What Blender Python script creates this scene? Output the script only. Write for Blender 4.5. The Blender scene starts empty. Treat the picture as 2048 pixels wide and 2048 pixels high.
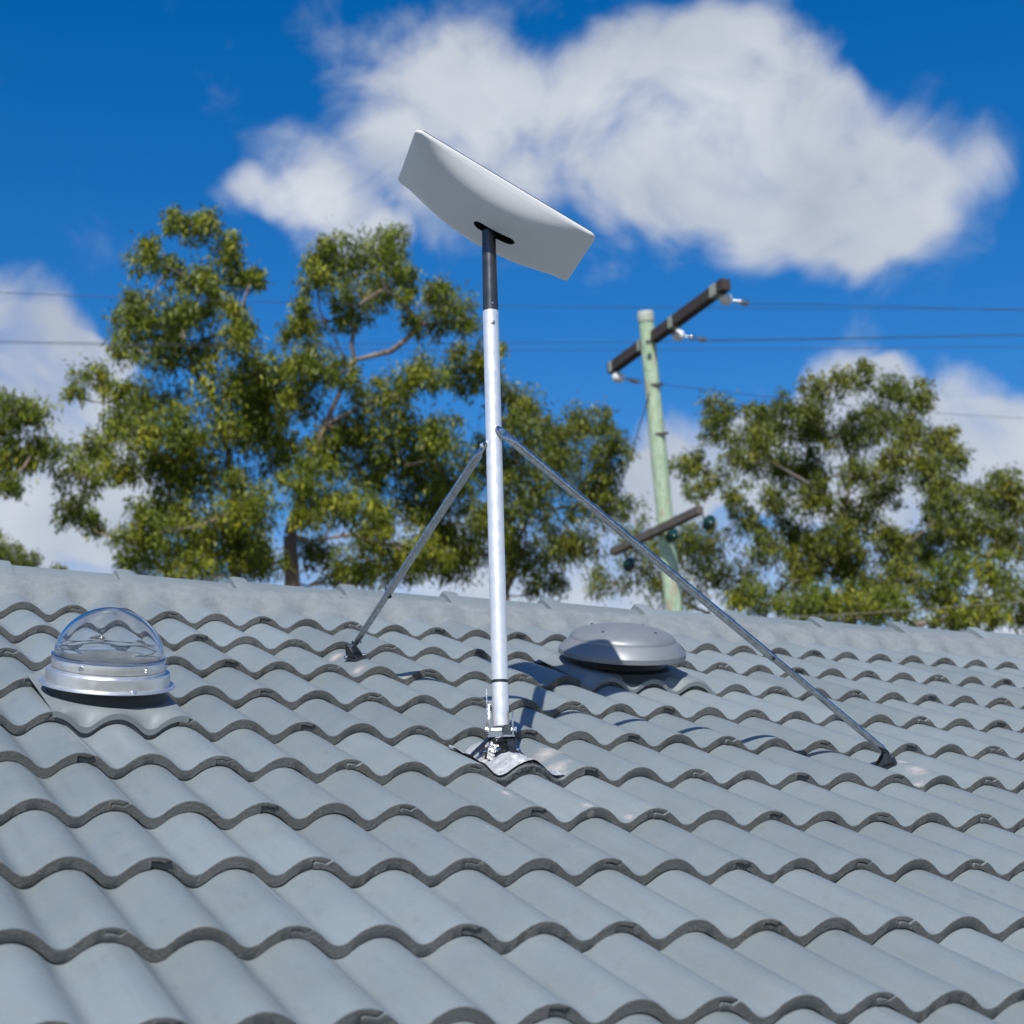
import bpy, math, random
import numpy as np
from mathutils import Vector, Matrix

scene = bpy.context.scene
col = scene.collection
random.seed(7)
rng = np.random.default_rng(11)
Z0 = 4.3                                   # ridge-plane origin above the ground

# ------------------------------------------------------------------ camera
RIGHT = Vector((0.9066363598928587, -0.42108639897403055, -0.026396126973497774))
DOWN = Vector((0.08202683268549205, 0.23728898166168932, -0.967969802163607))
FWD = Vector((0.41386242839825865, 0.8754314272289689, 0.24967520217127825))
CAM = Vector((-0.647681541346367, -5.794103731019078, -1.2716169663556725 + Z0))
FPX = 3615.45                               # focal length in pixels of the 2048 px photograph
cam_d = bpy.data.cameras.new('camera')
cam = bpy.data.objects.new('camera', cam_d)
col.objects.link(cam)
M = Matrix((RIGHT, -DOWN, -FWD)).transposed().to_4x4()
M.translation = CAM
cam.matrix_world = M
cam_d.sensor_width = 36.0
cam_d.lens = FPX / 2048.0 * 36.0
cam_d.clip_start = 0.05
cam_d.clip_end = 3000.0
cam_d.dof.use_dof = True
cam_d.dof.focus_distance = 4.55
cam_d.dof.aperture_fstop = 5.6
scene.camera = cam

# ------------------------------------------------------------------ light and exposure
SUN = Vector((-0.395, -0.605, 0.690)).normalized()          # towards the sun
SUN_EL = math.asin(SUN.z)
SUN_AZ = math.atan2(SUN.x, SUN.y)                            # clockwise from +Y
sun_d = bpy.data.lights.new('sun', 'SUN')
sun_d.energy = 5.0
sun_d.angle = math.radians(0.53)
sun_d.color = (1.0, 0.965, 0.90)
sun = bpy.data.objects.new('sun', sun_d)
col.objects.link(sun)
sun.rotation_euler = SUN.to_track_quat('Z', 'Y').to_euler()
sun.location = (-20, -30, 40)

scene.view_settings.view_transform = 'Standard'
scene.view_settings.look = 'None'
scene.view_settings.exposure = 0.0
scene.view_settings.gamma = 1.0
scene.view_settings.use_curve_mapping = False
scene.cycles.max_bounces = 7
scene.cycles.use_adaptive_sampling = True
scene.cycles.adaptive_threshold = 0.025
scene.cycles.diffuse_bounces = 3
scene.cycles.glossy_bounces = 3
scene.cycles.transmission_bounces = 7
scene.cycles.transparent_max_bounces = 8


def ray(px, py):
    """direction of a pixel of the 2048 px photograph"""
    return (RIGHT * ((px - 1024) / FPX) + DOWN * ((py - 1024) / FPX) + FWD)


def at(px, py, depth):
    return CAM + ray(px, py) * depth


def on_level(px, py, z):
    d = ray(px, py)
    return CAM + d * ((z - CAM.z) / d.z)


# ------------------------------------------------------------------ world: sky with clouds
world = bpy.data.worlds.new('World')
scene.world = world
world.use_nodes = True
world.cycles.sampling_method = 'MANUAL'
world.cycles.sample_map_resolution = 256
wt = world.node_tree
wt.nodes.clear()


class NT:
    def __init__(self, tree):
        self.t = tree

    def n(self, kind, **kw):
        nd = self.t.nodes.new(kind)
        for k, v in kw.items():
            setattr(nd, k, v)
        return nd

    def link(self, a, b):
        self.t.links.new(a, b)

    def put(self, sock, v):
        if v is None:
            return
        if hasattr(v, 'is_output'):
            self.t.links.new(v, sock)
        else:
            sock.default_value = v

    def math(self, op, a, b=None, c=None, clamp=False):
        nd = self.t.nodes.new('ShaderNodeMath')
        nd.operation = op
        nd.use_clamp = clamp
        self.put(nd.inputs[0], a)
        self.put(nd.inputs[1], b)
        if c is not None:
            self.put(nd.inputs[2], c)
        return nd.outputs[0]

    def vmath(self, op, a, b=None):
        nd = self.t.nodes.new('ShaderNodeVectorMath')
        nd.operation = op
        self.put(nd.inputs[0], a)
        self.put(nd.inputs[1], b)
        return nd.outputs['Value'] if op in ('DOT_PRODUCT', 'LENGTH') else nd.outputs[0]

    def noise(self, vec, scale, detail=4.0, rough=0.5, dist=0.0, out='Fac'):
        nd = self.t.nodes.new('ShaderNodeTexNoise')
        self.put(nd.inputs['Vector'], vec)
        nd.inputs['Scale'].default_value = scale
        nd.inputs['Detail'].default_value = detail
        nd.inputs['Roughness'].default_value = rough
        nd.inputs['Distortion'].default_value = dist
        return nd.outputs[out]

    def ramp(self, v, a, b, lo=0.0, hi=1.0, smooth=True):
        nd = self.t.nodes.new('ShaderNodeMapRange')
        nd.interpolation_type = 'SMOOTHSTEP' if smooth else 'LINEAR'
        nd.clamp = True
        self.put(nd.inputs[0], v)
        nd.inputs[1].default_value = a
        nd.inputs[2].default_value = b
        nd.inputs[3].default_value = lo
        nd.inputs[4].default_value = hi
        return nd.outputs[0]

    def mix(self, fac, a, b, blend='MIX'):
        nd = self.t.nodes.new('ShaderNodeMix')
        nd.data_type = 'RGBA'
        nd.blend_type = blend
        self.put(nd.inputs[0], fac)
        self.put(nd.inputs[6], a if hasattr(a, 'is_output') else (*a, 1.0))
        self.put(nd.inputs[7], b if hasattr(b, 'is_output') else (*b, 1.0))
        return nd.outputs[2]


w = NT(wt)
sky = w.n('ShaderNodeTexSky')
sky.sky_type = 'NISHITA'
sky.sun_disc = False
sky.sun_elevation = SUN_EL
sky.sun_rotation = SUN_AZ
sky.altitude = 50
sky.air_density = 1.0
sky.dust_density = 0.3
sky.ozone_density = 2.5
hsv = w.n('ShaderNodeHueSaturation')
hsv.inputs['Saturation'].default_value = 1.46
hsv.inputs['Value'].default_value = 1.0
hsv.inputs['Hue'].default_value = 0.508
w.link(sky.outputs[0], hsv.inputs['Color'])
bg_sky = w.n('ShaderNodeBackground')
bg_sky.inputs[1].default_value = 0.124
w.link(hsv.outputs[0], bg_sky.inputs[0])

tc = w.n('ShaderNodeTexCoord')
DIR = w.vmath('NORMALIZE', tc.outputs['Generated'])
# cloud bodies: (x, y, radius) on the 2048 px picture, turned into directions of the sky
CL = [(560, 300, 85), (610, 400, 85), (700, 320, 110), (820, 240, 110), (900, 150, 90), (1000, 210, 140), (1100, 160, 100),
      (1200, 170, 130), (1300, 220, 150), (1400, 250, 160), (1490, 180, 110), (1550, 330, 150), (1650, 300, 130),
      (1650, 400, 110), (1760, 380, 100), (1545, 450, 75), (1370, 110, 85),
       (850, 400, 80), (720, 450, 50), (1000, 330, 110), (1180, 330, 80), (1300, 360, 70), (1420, 400, 90), (480, 330, 50),
      (20, 680, 170), (110, 760, 160), (60, 930, 170), (220, 960, 120), (180, 720, 80),
      (1280, 850, 100), (1390, 870, 90), (1230, 930, 90), (1600, 770, 110), (1690, 740, 65), (1860, 800, 120), (1930, 880, 140),
      (1700, 900, 150), (1500, 900, 130)]
CL = [(x * 1.06, y * 1.06, r * 1.06) for x, y, r in CL]
dirs = [((ray(x, y)).normalized(), r / FPX * (1.38 if y < 600 else 1.18), 0.60 if y < 600 else 1.3) for x, y, r in CL]
# thin veils at the ragged upper and left sides
for x, y, r in ((690, 40, 110), (740, 130, 110), (430, 340, 80), (1470, 60, 110), (1180, 60, 90), (900, 60, 80), (1850, 300, 70), (1230, 400, 110), (1420, 460, 90), (650, 480, 70)):
    dirs.append((ray(x * 1.06, y * 1.06).normalized(), r * 1.06 / FPX * 1.3, 0.36))
# the same kind of cumulus goes on over the rest of the sky
gen = random.Random(5)
while len(dirs) < len(CL) + 26:
    az, el = gen.uniform(0, 2 * math.pi), math.radians(gen.uniform(12, 75))
    c = Vector((math.sin(az) * math.cos(el), math.cos(az) * math.cos(el), math.sin(el)))
    if c.dot(FWD.normalized()) > math.cos(math.radians(33)) or c.dot(SUN) > math.cos(math.radians(18)):
        continue
    for k in range(2):
        d = (c + Vector((gen.gauss(0, .06), gen.gauss(0, .06), gen.gauss(0, .025)))).normalized()
        dirs.append((d, gen.uniform(.05, .11), 0.8))
warp = w.noise(DIR, 8.0, 3.0, 0.62, 0.0, 'Color')
wv = w.vmath('MULTIPLY', w.vmath('SUBTRACT', warp, (0.5, 0.5, 0.5)), (0.072, 0.072, 0.072))
DIRW = w.vmath('NORMALIZE', w.vmath('ADD', DIR, wv))


def field(vec):
    tot = None
    for c, r, wt_ in dirs:
        k = 2.0 / (r * r)
        v = w.math('MULTIPLY_ADD', w.vmath('DOT_PRODUCT', vec, tuple(c)), k * wt_, (1.0 - k) * wt_)
        v = w.math('MAXIMUM', v, 0.0)
        tot = v if tot is None else w.math('ADD', tot, v)
    return w.math('MINIMUM', tot, 1.15)


sep = w.n('ShaderNodeSeparateXYZ')
w.link(DIR, sep.inputs[0])
band = w.ramp(sep.outputs[2], 0.30, 0.19, 0.0, 0.85)
fld = w.math('MAXIMUM', field(DIRW), band)
stretch = w.vmath('MULTIPLY', DIR, (1.0, 1.0, 1.25))
fb = w.noise(stretch, 11.0, 7.0, 0.60, 0.6)
dens = w.math('ADD', fld, w.math('MULTIPLY', w.math('SUBTRACT', fb, 0.5), 2.25))
alpha = w.ramp(dens, 0.15, 1.25, 0.0, 0.94)
# thick parts are greyer, thin sunlit edges whiter
shade = w.noise(w.vmath('ADD', stretch, tuple(SUN * 0.02)), 10.0, 3.0, 0.5, 0.2)
lit = w.math('ADD', w.math('MULTIPLY', w.math('SUBTRACT', shade, 0.5), 1.8), 0.5, clamp=True)
cc = w.mix(lit, (0.44, 0.50, 0.60), (0.82, 0.85, 0.90))
bg_c = w.n('ShaderNodeBackground')
w.link(cc, bg_c.inputs[0])
bg_c.inputs[1].default_value = 0.92
mixw = w.n('ShaderNodeMixShader')
w.link(alpha, mixw.inputs[0])
w.link(bg_sky.outputs[0], mixw.inputs[1])
w.link(bg_c.outputs[0], mixw.inputs[2])
wo = w.n('ShaderNodeOutputWorld')
w.link(mixw.outputs[0], wo.inputs[0])


# ------------------------------------------------------------------ materials
def mat(name, base=(0.5, 0.5, 0.5), rough=0.6, metal=0.0, noise_scale=None, noise_amt=0.1, bump=0.0, bump_scale=200.0, spec=0.5, coords='Object'):
    m = bpy.data.materials.new(name)
    m.use_nodes = True
    t = NT(m.node_tree)
    bs = m.node_tree.nodes['Principled BSDF']
    bs.inputs['Roughness'].default_value = rough
    bs.inputs['Metallic'].default_value = metal
    bs.inputs['Specular IOR Level'].default_value = spec
    bs.inputs['Base Color'].default_value = (*base, 1)
    if noise_scale or bump:
        if coords == 'Position':
            vec = t.n('ShaderNodeNewGeometry').outputs['Position']
        else:
            vec = t.n('ShaderNodeTexCoord').outputs['Object']
    if noise_scale:
        f = t.noise(vec, noise_scale, 5.0, 0.6)
        a = tuple(max(0, c * (1 - noise_amt * 2)) for c in base)
        b = tuple(min(1, c * (1 + noise_amt * 2)) for c in base)
        t.link(t.mix(f, a, b), bs.inputs['Base Color'])
        t.link(t.ramp(f, 0.25, 0.75, max(0.02, rough * 0.8), min(1, rough * 1.2)), bs.inputs['Roughness'])
    if bump:
        bn = t.n('ShaderNodeBump')
        bn.inputs['Strength'].default_value = bump
        bn.inputs['Distance'].default_value = 0.004
        t.link(t.noise(vec, bump_scale, 4.0, 0.6), bn.inputs['Height'])
        t.link(bn.outputs[0], bs.inputs['Normal'])
    return m


def tile_material(name, base, front=False):
    m = bpy.data.materials.new(name)
    m.use_nodes = True
    t = NT(m.node_tree)
    bs = m.node_tree.nodes['Principled BSDF']
    pos = t.n('ShaderNodeNewGeometry').outputs['Position']
    rnd = t.n('ShaderNodeObjectInfo').outputs['Random']
    big = t.noise(pos, 3.0, 4.0, 0.6, 0.4)
    mid = t.noise(pos, 16.0, 5.0, 0.65, 0.3)
    smut = t.noise(t.vmath('MULTIPLY', pos, (1.0, 0.35, 0.6)), 42.0, 4.0, 0.6)
    fine = t.noise(pos, 420.0, 3.0, 0.6)
    c = t.mix(t.ramp(big, 0.3, 0.7), tuple(x * y for x, y in zip(base, (0.93, 0.94, 0.93))), tuple(x * y for x, y in zip(base, (1.03, 1.04, 1.07))))
    c = t.mix(t.ramp(mid, 0.48, 0.76, 0.0, 0.55), c, (base[0] * 1.02, base[1] * 0.90, base[2] * 0.77))
    c = t.mix(t.ramp(smut, 0.56, 0.78, 0.0, 0.24), c, (0.11, 0.12, 0.12))
    if not front:
        grit = t.noise(pos, 260.0, 3.0, 0.7)
        c = t.mix(t.ramp(grit, 0.30, 0.48, 0.30, 0.0), c, tuple(x * 0.62 for x in base))
        c = t.mix(t.ramp(grit, 0.56, 0.74, 0.0, 0.28), c, tuple(min(1, x * 1.5) for x in base))
        run = t.noise(t.vmath('MULTIPLY', pos, (1.0, 0.07, 0.07)), 55.0, 4.0, 0.6)
        c = t.mix(t.ramp(run, 0.54, 0.74, 0.0, 0.22), c, (base[0] * 0.80, base[1] * 0.74, base[2] * 0.66))
    v = t.math('MULTIPLY_ADD', rnd, 0.20, 0.90)
    hs = t.n('ShaderNodeHueSaturation')
    t.link(c, hs.inputs['Color'])
    t.link(v, hs.inputs['Value'])
    out = hs.outputs[0]
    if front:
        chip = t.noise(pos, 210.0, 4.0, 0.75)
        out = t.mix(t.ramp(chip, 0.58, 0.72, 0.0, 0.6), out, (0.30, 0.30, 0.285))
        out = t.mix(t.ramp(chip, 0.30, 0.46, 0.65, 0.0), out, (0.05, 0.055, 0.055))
    t.link(out, bs.inputs['Base Color'])
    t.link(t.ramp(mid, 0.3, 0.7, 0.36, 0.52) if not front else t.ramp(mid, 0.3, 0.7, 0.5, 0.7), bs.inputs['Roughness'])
    bs.inputs['Specular IOR Level'].default_value = 0.5 if not front else 0.3
    bn = t.n('ShaderNodeBump')
    bn.inputs['Strength'].default_value = 0.3 if not front else 1.0
    bn.inputs['Distance'].default_value = 0.002 if not front else 0.006
    t.link(fine if not front else t.noise(pos, 170.0, 5.0, 0.7), bn.inputs['Height'])
    t.link(bn.outputs[0], bs.inputs['Normal'])
    return m


TILE = (0.204, 0.238, 0.246)
m_tile = tile_material('tile_paint', TILE)
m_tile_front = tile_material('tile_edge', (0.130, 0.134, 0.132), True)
m_ridge = tile_material('ridge_paint', (0.206, 0.239, 0.247))
m_mortar = mat('mortar', (0.20, 0.218, 0.228), 0.85, 0, 30, 0.16, 0.9, 60, 0.3, 'Position')
m_flash = mat('flashing_paint', (0.195, 0.222, 0.228), 0.55, 0, 9, 0.08, 0.1, 90, 0.5, 'Position')
m_deck = mat('roof_underlay', (0.05, 0.05, 0.055), 0.9)
m_seal = mat('sealant', (0.52, 0.49, 0.465), 0.6, 0, 30, 0.12, 0.25, 90, 0.4, 'Position')
_t = NT(m_seal.node_tree)
_at = _t.n('ShaderNodeAttribute')
_at.attribute_name = 'cover'
_ps = _t.n('ShaderNodeNewGeometry').outputs['Position']
_cv = _t.math('ADD', _at.outputs['Fac'], _t.math('MULTIPLY', _t.math('SUBTRACT', _t.noise(_ps, 55.0, 5.0, 0.65), 0.5), 1.1))
_t.link(_t.ramp(_cv, 0.05, 0.95, 0.0, 0.70), m_seal.node_tree.nodes['Principled BSDF'].inputs['Alpha'])
m_wall = mat('render_wall', (0.55, 0.52, 0.47), 0.85, 0, 6, 0.05, 0.3, 200)
m_white_plastic = mat('dish_white', (0.63, 0.63, 0.645), 0.42, 0, 14, 0.012, 0.05, 60, 0.45)
m_black_plastic = mat('black_plastic', (0.018, 0.018, 0.02), 0.45)
m_adapter = mat('black_anodised', (0.085, 0.088, 0.095), 0.33, 0.7, 22, 0.12, 0.05, 300)
m_alu = mat('brushed_aluminium', (0.82, 0.83, 0.85), 0.40, 0.55, 40, 0.06, 0.08, 120)
m_galv = mat('galvanised_steel', (0.43, 0.45, 0.47), 0.24, 0.95, 60, 0.32, 0.3, 90)
m_galv_dark = mat('dull_steel', (0.10, 0.105, 0.115), 0.26, 0.85, 60, 0.35, 0.4, 90)
m_bolt = mat('bolt_steel', (0.62, 0.63, 0.65), 0.22, 1.0)
m_rust = mat('rust', (0.26, 0.12, 0.05), 0.8, 0, 90, 0.3, 0.4, 200)
m_rubber = mat('black_rubber', (0.012, 0.012, 0.013), 0.28, 0, 50, 0.2, 0.4, 60)
m_foil = mat('flashing_foil', (0.62, 0.63, 0.65), 0.33, 0.35, 60, 0.42, 1.0, 55, 0.6, 'Position')
m_vent = mat('vent_paint', (0.235, 0.25, 0.265), 0.46, 0.3, 9, 0.05, 0.05, 160)
m_ring = mat('ring_aluminium', (0.74, 0.74, 0.73), 0.33, 0.85, 30, 0.05, 0.08, 90)
m_dark = mat('dark_neck', (0.02, 0.021, 0.024), 0.5)
m_post = None


def glass_material():
    m = bpy.data.materials.new('clear_acrylic')
    m.use_nodes = True
    bs = m.node_tree.nodes['Principled BSDF']
    bs.inputs['Base Color'].default_value = (0.985, 0.99, 1.0, 1)
    bs.inputs['Roughness'].default_value = 0.015
    bs.inputs['IOR'].default_value = 1.46
    bs.inputs['Transmission Weight'].default_value = 1.0
    return m


m_glass = glass_material()


def post_material():
    m = bpy.data.materials.new('treated_timber')
    m.use_nodes = True
    t = NT(m.node_tree)
    bs = m.node_tree.nodes['Principled BSDF']
    v = t.n('ShaderNodeTexCoord').outputs['Object']
    st = t.vmath('MULTIPLY', v, (9.0, 9.0, 0.9))
    g = t.noise(st, 2.2, 6.0, 0.65, 0.8)
    s = t.noise(t.vmath('MULTIPLY', v, (5.0, 5.0, 0.8)), 1.1, 4.0, 0.7)
    c = t.mix(t.ramp(g, 0.3, 0.7), (0.28, 0.42, 0.26), (0.54, 0.66, 0.48))
    c = t.mix(t.ramp(s, 0.56, 0.64, 0.0, 0.85), c, (0.42, 0.36, 0.27))
    c = t.mix(t.ramp(g, 0.64, 0.74, 0.0, 0.8), c, (0.10, 0.10, 0.07))
    t.link(c, bs.inputs['Base Color'])
    bs.inputs['Roughness'].default_value = 0.8
    return m


m_post = post_material()
m_timber = mat('dark_timber', (0.045, 0.034, 0.030), 0.85, 0, 5, 0.3)
m_timber_grey = mat('grey_timber', (0.10, 0.085, 0.075), 0.85, 0, 5, 0.25)
m_lichen = mat('lichen', (0.30, 0.33, 0.28), 0.9, 0, 14, 0.2)
m_porcelain = mat('porcelain', (0.80, 0.80, 0.78), 0.25)
m_green_ins = mat('green_glass_insulator', (0.008, 0.045, 0.038), 0.2)
m_capwhite = mat('pole_cap', (0.40, 0.43, 0.36), 0.6, 0, 20, 0.1)
m_wire = mat('wire', (0.06, 0.065, 0.075), 0.5)
m_wire_pale = mat('pale_wire', (0.22, 0.20, 0.15), 0.6)


def leaf_material(name, dark, light, tip):
    m = bpy.data.materials.new(name)
    m.use_nodes = True
    t = NT(m.node_tree)
    bs = m.node_tree.nodes['Principled BSDF']
    geo = t.n('ShaderNodeNewGeometry')
    isl = geo.outputs['Random Per Island']
    big = t.noise(geo.outputs['Position'], 0.9, 3.0, 0.6)
    c = t.mix(isl, dark, light)
    c = t.mix(t.math('MULTIPLY', t.ramp(big, 0.42, 0.68), t.ramp(isl, 0.35, 1.0)), c, tip)
    t.link(c, bs.inputs['Base Color'])
    bs.inputs['Roughness'].default_value = 0.5
    bs.inputs['Specular IOR Level'].default_value = 0.4
    tr = t.n('ShaderNodeBsdfTranslucent')
    t.link(t.mix(0.5, c, (0.30, 0.34, 0.03)), tr.inputs[0])
    mx = t.n('ShaderNodeMixShader')
    mx.inputs[0].default_value = 0.30
    out = m.node_tree.nodes['Material Output']
    t.link(bs.outputs[0], mx.inputs[1])
    t.link(tr.outputs[0], mx.inputs[2])
    t.link(mx.outputs[0], out.inputs[0])
    return m


m_leaf = leaf_material('gum_leaf', (0.036, 0.062, 0.008), (0.22, 0.26, 0.018), (0.52, 0.51, 0.028))
m_leaf2 = leaf_material('gum_leaf_olive', (0.036, 0.058, 0.010), (0.185, 0.21, 0.022), (0.40, 0.39, 0.032))
m_bark = mat('bark', (0.24, 0.18, 0.14), 0.9, 0, 3, 0.3, 0.8, 14)
m_bark_grey = mat('grey_bark', (0.26, 0.22, 0.19), 0.9, 0, 3, 0.25, 0.8, 14)


# ------------------------------------------------------------------ mesh helpers
class MB:
    def __init__(self):
        self.v, self.f, self.m = [], [], []

    def add(self, verts, faces, mi=0):
        o = len(self.v)
        self.v += [tuple(x) for x in verts]
        self.f += [tuple(i + o for i in f) for f in faces]
        self.m += [mi] * len(faces)

    def box(self, c, half, ax=None, mi=0):
        c = Vector(c)
        if ax is None:
            ax = (Vector((1, 0, 0)), Vector((0, 1, 0)), Vector((0, 0, 1)))
        vs = [c + ax[0] * half[0] * sx + ax[1] * half[1] * sy + ax[2] * half[2] * sz for sx in (-1, 1) for sy in (-1, 1) for sz in (-1, 1)]
        self.add(vs, [(0, 1, 3, 2), (4, 6, 7, 5), (0, 4, 5, 1), (2, 3, 7, 6), (0, 2, 6, 4), (1, 5, 7, 3)], mi)

    def tube(self, pts, rad, n=12, cap=True, mi=0, flat=None):
        """rad: number or list; flat: optional list of (a, b) scale in the two cross axes"""
        pts = [Vector(p) for p in pts]
        if not isinstance(rad, (list, tuple)):
            rad = [rad] * len(pts)
        ref = None
        rings = []
        for i, p in enumerate(pts):
            d = (pts[min(i + 1, len(pts) - 1)] - pts[max(i - 1, 0)])
            if d.length < 1e-9:
                d = Vector((0, 0, 1))
            d.normalize()
            if ref is None:
                ref = Vector((1, 0, 0)) if abs(d.x) < 0.8 else Vector((0, 1, 0))
            a = (ref - d * ref.dot(d)).normalized()
            ref = a
            b = d.cross(a)
            fa, fb_ = flat[i] if flat else (1, 1)
            rings.append([p + a * (math.cos(2 * math.pi * k / n) * rad[i] * fa) + b * (math.sin(2 * math.pi * k / n) * rad[i] * fb_) for k in range(n)])
        vs = [x for r in rings for x in r]
        fs = []
        for i in range(len(pts) - 1):
            for k in range(n):
                k2 = (k + 1) % n
                fs.append((i * n + k, i * n + k2, (i + 1) * n + k2, (i + 1) * n + k))
        if cap:
            fs.append(tuple(range(n - 1, -1, -1)))
            fs.append(tuple((len(pts) - 1) * n + k for k in range(n)))
        self.add(vs, fs, mi)

    def lathe(self, prof, o, ax, n=48, mi=0, cap=False):
        """prof: list of (r, h) along axes ax=(x,y,z) from origin o"""
        o = Vector(o)
        vs, fs = [], []
        for r, h in prof:
            for k in range(n):
                a = 2 * math.pi * k / n
                vs.append(o + ax[0] * (r * math.cos(a)) + ax[1] * (r * math.sin(a)) + ax[2] * h)
        for i in range(len(prof) - 1):
            for k in range(n):
                k2 = (k + 1) % n
                fs.append((i * n + k, i * n + k2, (i + 1) * n + k2, (i + 1) * n + k))
        if cap:
            fs.append(tuple(range(n - 1, -1, -1)))
            fs.append(tuple((len(prof) - 1) * n + k for k in range(n)))
        self.add(vs, fs, mi)

    def prism(self, poly, o, ax, t0, t1, mi=0):
        """poly in (a,b) on ax[0],ax[1], extruded along ax[2] from t0 to t1"""
        o = Vector(o)
        n = len(poly)
        vs = [o + ax[0] * a + ax[1] * b + ax[2] * t0 for a, b in poly] + [o + ax[0] * a + ax[1] * b + ax[2] * t1 for a, b in poly]
        fs = [tuple(range(n - 1, -1, -1)), tuple(range(n, 2 * n))] + [(k, (k + 1) % n, n + (k + 1) % n, n + k) for k in range(n)]
        self.add(vs, fs, mi)

    def mesh(self, name, mats, smooth=None):
        me = bpy.data.meshes.new(name)
        me.from_pydata(self.v, [], self.f)
        for m in (mats if isinstance(mats, (list, tuple)) else [mats]):
            me.materials.append(m)
        me.polygons.foreach_set('material_index', self.m)
        me.update()
        if smooth is not None:
            me.shade_smooth() if hasattr(me, 'shade_smooth') else None
            try:
                me.set_sharp_from_angle(angle=math.radians(smooth))
            except Exception:
                pass
        return me

    def build(self, name, mats, parent=None, smooth=None):
        return link(name, self.mesh(name, mats, smooth), parent)


def link(name, me, parent=None):
    o = bpy.data.objects.new(name, me)
    col.objects.link(o)
    if parent is not None:
        o.parent = parent
        o.matrix_parent_inverse = parent_inv(parent)
    return o


def parent_inv(p):
    mw = Matrix.Identity(4)
    chain = []
    while p is not None:
        chain.append(p)
        p = p.parent
    for q in reversed(chain):
        mw = mw @ q.matrix_parent_inverse @ q.matrix_basis
    return mw.inverted()


def empty(name, loc, label, cat, group=None):
    o = bpy.data.objects.new(name, None)
    col.objects.link(o)
    o.location = loc
    o.empty_display_size = 0.1
    return tag(o, label, cat, group)


def tag(o, label=None, cat=None, group=None, kind=None):
    for k, v in (('label', label), ('category', cat), ('group', group), ('kind', kind)):
        if v:
            o[k] = v
    return o


def axes_from(z, xhint):
    z = Vector(z).normalized()
    x = (Vector(xhint) - z * Vector(xhint).dot(z)).normalized()
    return (x, z.cross(x), z)


# ------------------------------------------------------------------ ground
g = MB()
g.add([(-600, -600, 0), (600, -600, 0), (600, 600, 0), (-600, 600, 0)], [(0, 1, 2, 3)])
m_ground = mat('dry_grass', (0.11, 0.105, 0.085), 0.95, 0, 1.5, 0.3, 0.5, 20, 0.2, 'Position')
ground = g.build('ground', m_ground)
tag(ground, 'bare dry earth around the house', 'ground', kind='structure')

# ------------------------------------------------------------------ house with tiled roof
TH = 0.381871205132207
LG = 0.3513444210190562                    # batten gauge
SP = 0.15                                  # roll spacing
U = Vector((1, 0, 0))
V = Vector((0, -math.cos(TH), -math.sin(TH)))     # down the slope
N = Vector((0, -math.sin(TH), math.cos(TH)))      # out of the roof
ROOF_N = N
O = Vector((0, 0, Z0))
T, GAP, AMP = 0.0230, 0.0016, 0.0355
NC = 13                                    # courses down to the eave
X0, X1 = -2.1, 7.5                         # length of the roof


def R3(x, s, h=0.0):
    return O + U * x + V * s + N * h


def prof(x):
    u = abs(((x / SP + 0.5) % 1.0) - 0.5) * 2.0           # 0 on the crest, 1 in the valley
    if u < 0.70:
        h = 1.0 - u * u
    else:
        h = 0.51 - 1.40 * (u - 0.70) + 1.40 / 0.60 * (u - 0.70) ** 2
    return AMP * ((h - 0.30) / 0.70) - AMP


def surf(x, s):
    """height of the tile surface above the plane of the tile noses"""
    j = math.ceil(s / LG - 1e-6)
    return prof(x) - (T + GAP) * (LG * j - s) / LG


def parity(j):
    return 1 if j <= 8 else 0


house = empty('house', (2.7, 2.0, 0), 'house with grey painted concrete tile roof filling the lower half', 'house')
EY, EZ = (R3(0, NC * LG).y, R3(0, NC * LG).z)
RY, RZ = 0.10, Z0 + 0.02
wl = MB()
yb = 2 * RY - EY
wl.box((2.7, (EY + yb) / 2, (EZ - 0.25) / 2), ((X1 - X0) / 2 - 0.5, (yb - EY) / 2 - 0.5, (EZ - 0.25) / 2))
wl.build('wall', m_wall, house)
rf = MB()
dk = 0.075
a0, a1 = R3(X0, NC * LG - .02, -dk), R3(X0, -0.06, -dk)
rf.prism([(a0.y, a0.z), (a1.y, a1.z), (RY + (RY - a1.y), a1.z), (yb, a0.z), (yb, a0.z - 0.06), (EY + .02, a0.z - 0.06)],
         (0, 0, 0), (Vector((0, 1, 0)), Vector((0, 0, 1)), Vector((1, 0, 0))), X0, X1)
roof = rf.build('roof', m_deck, house)


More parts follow.
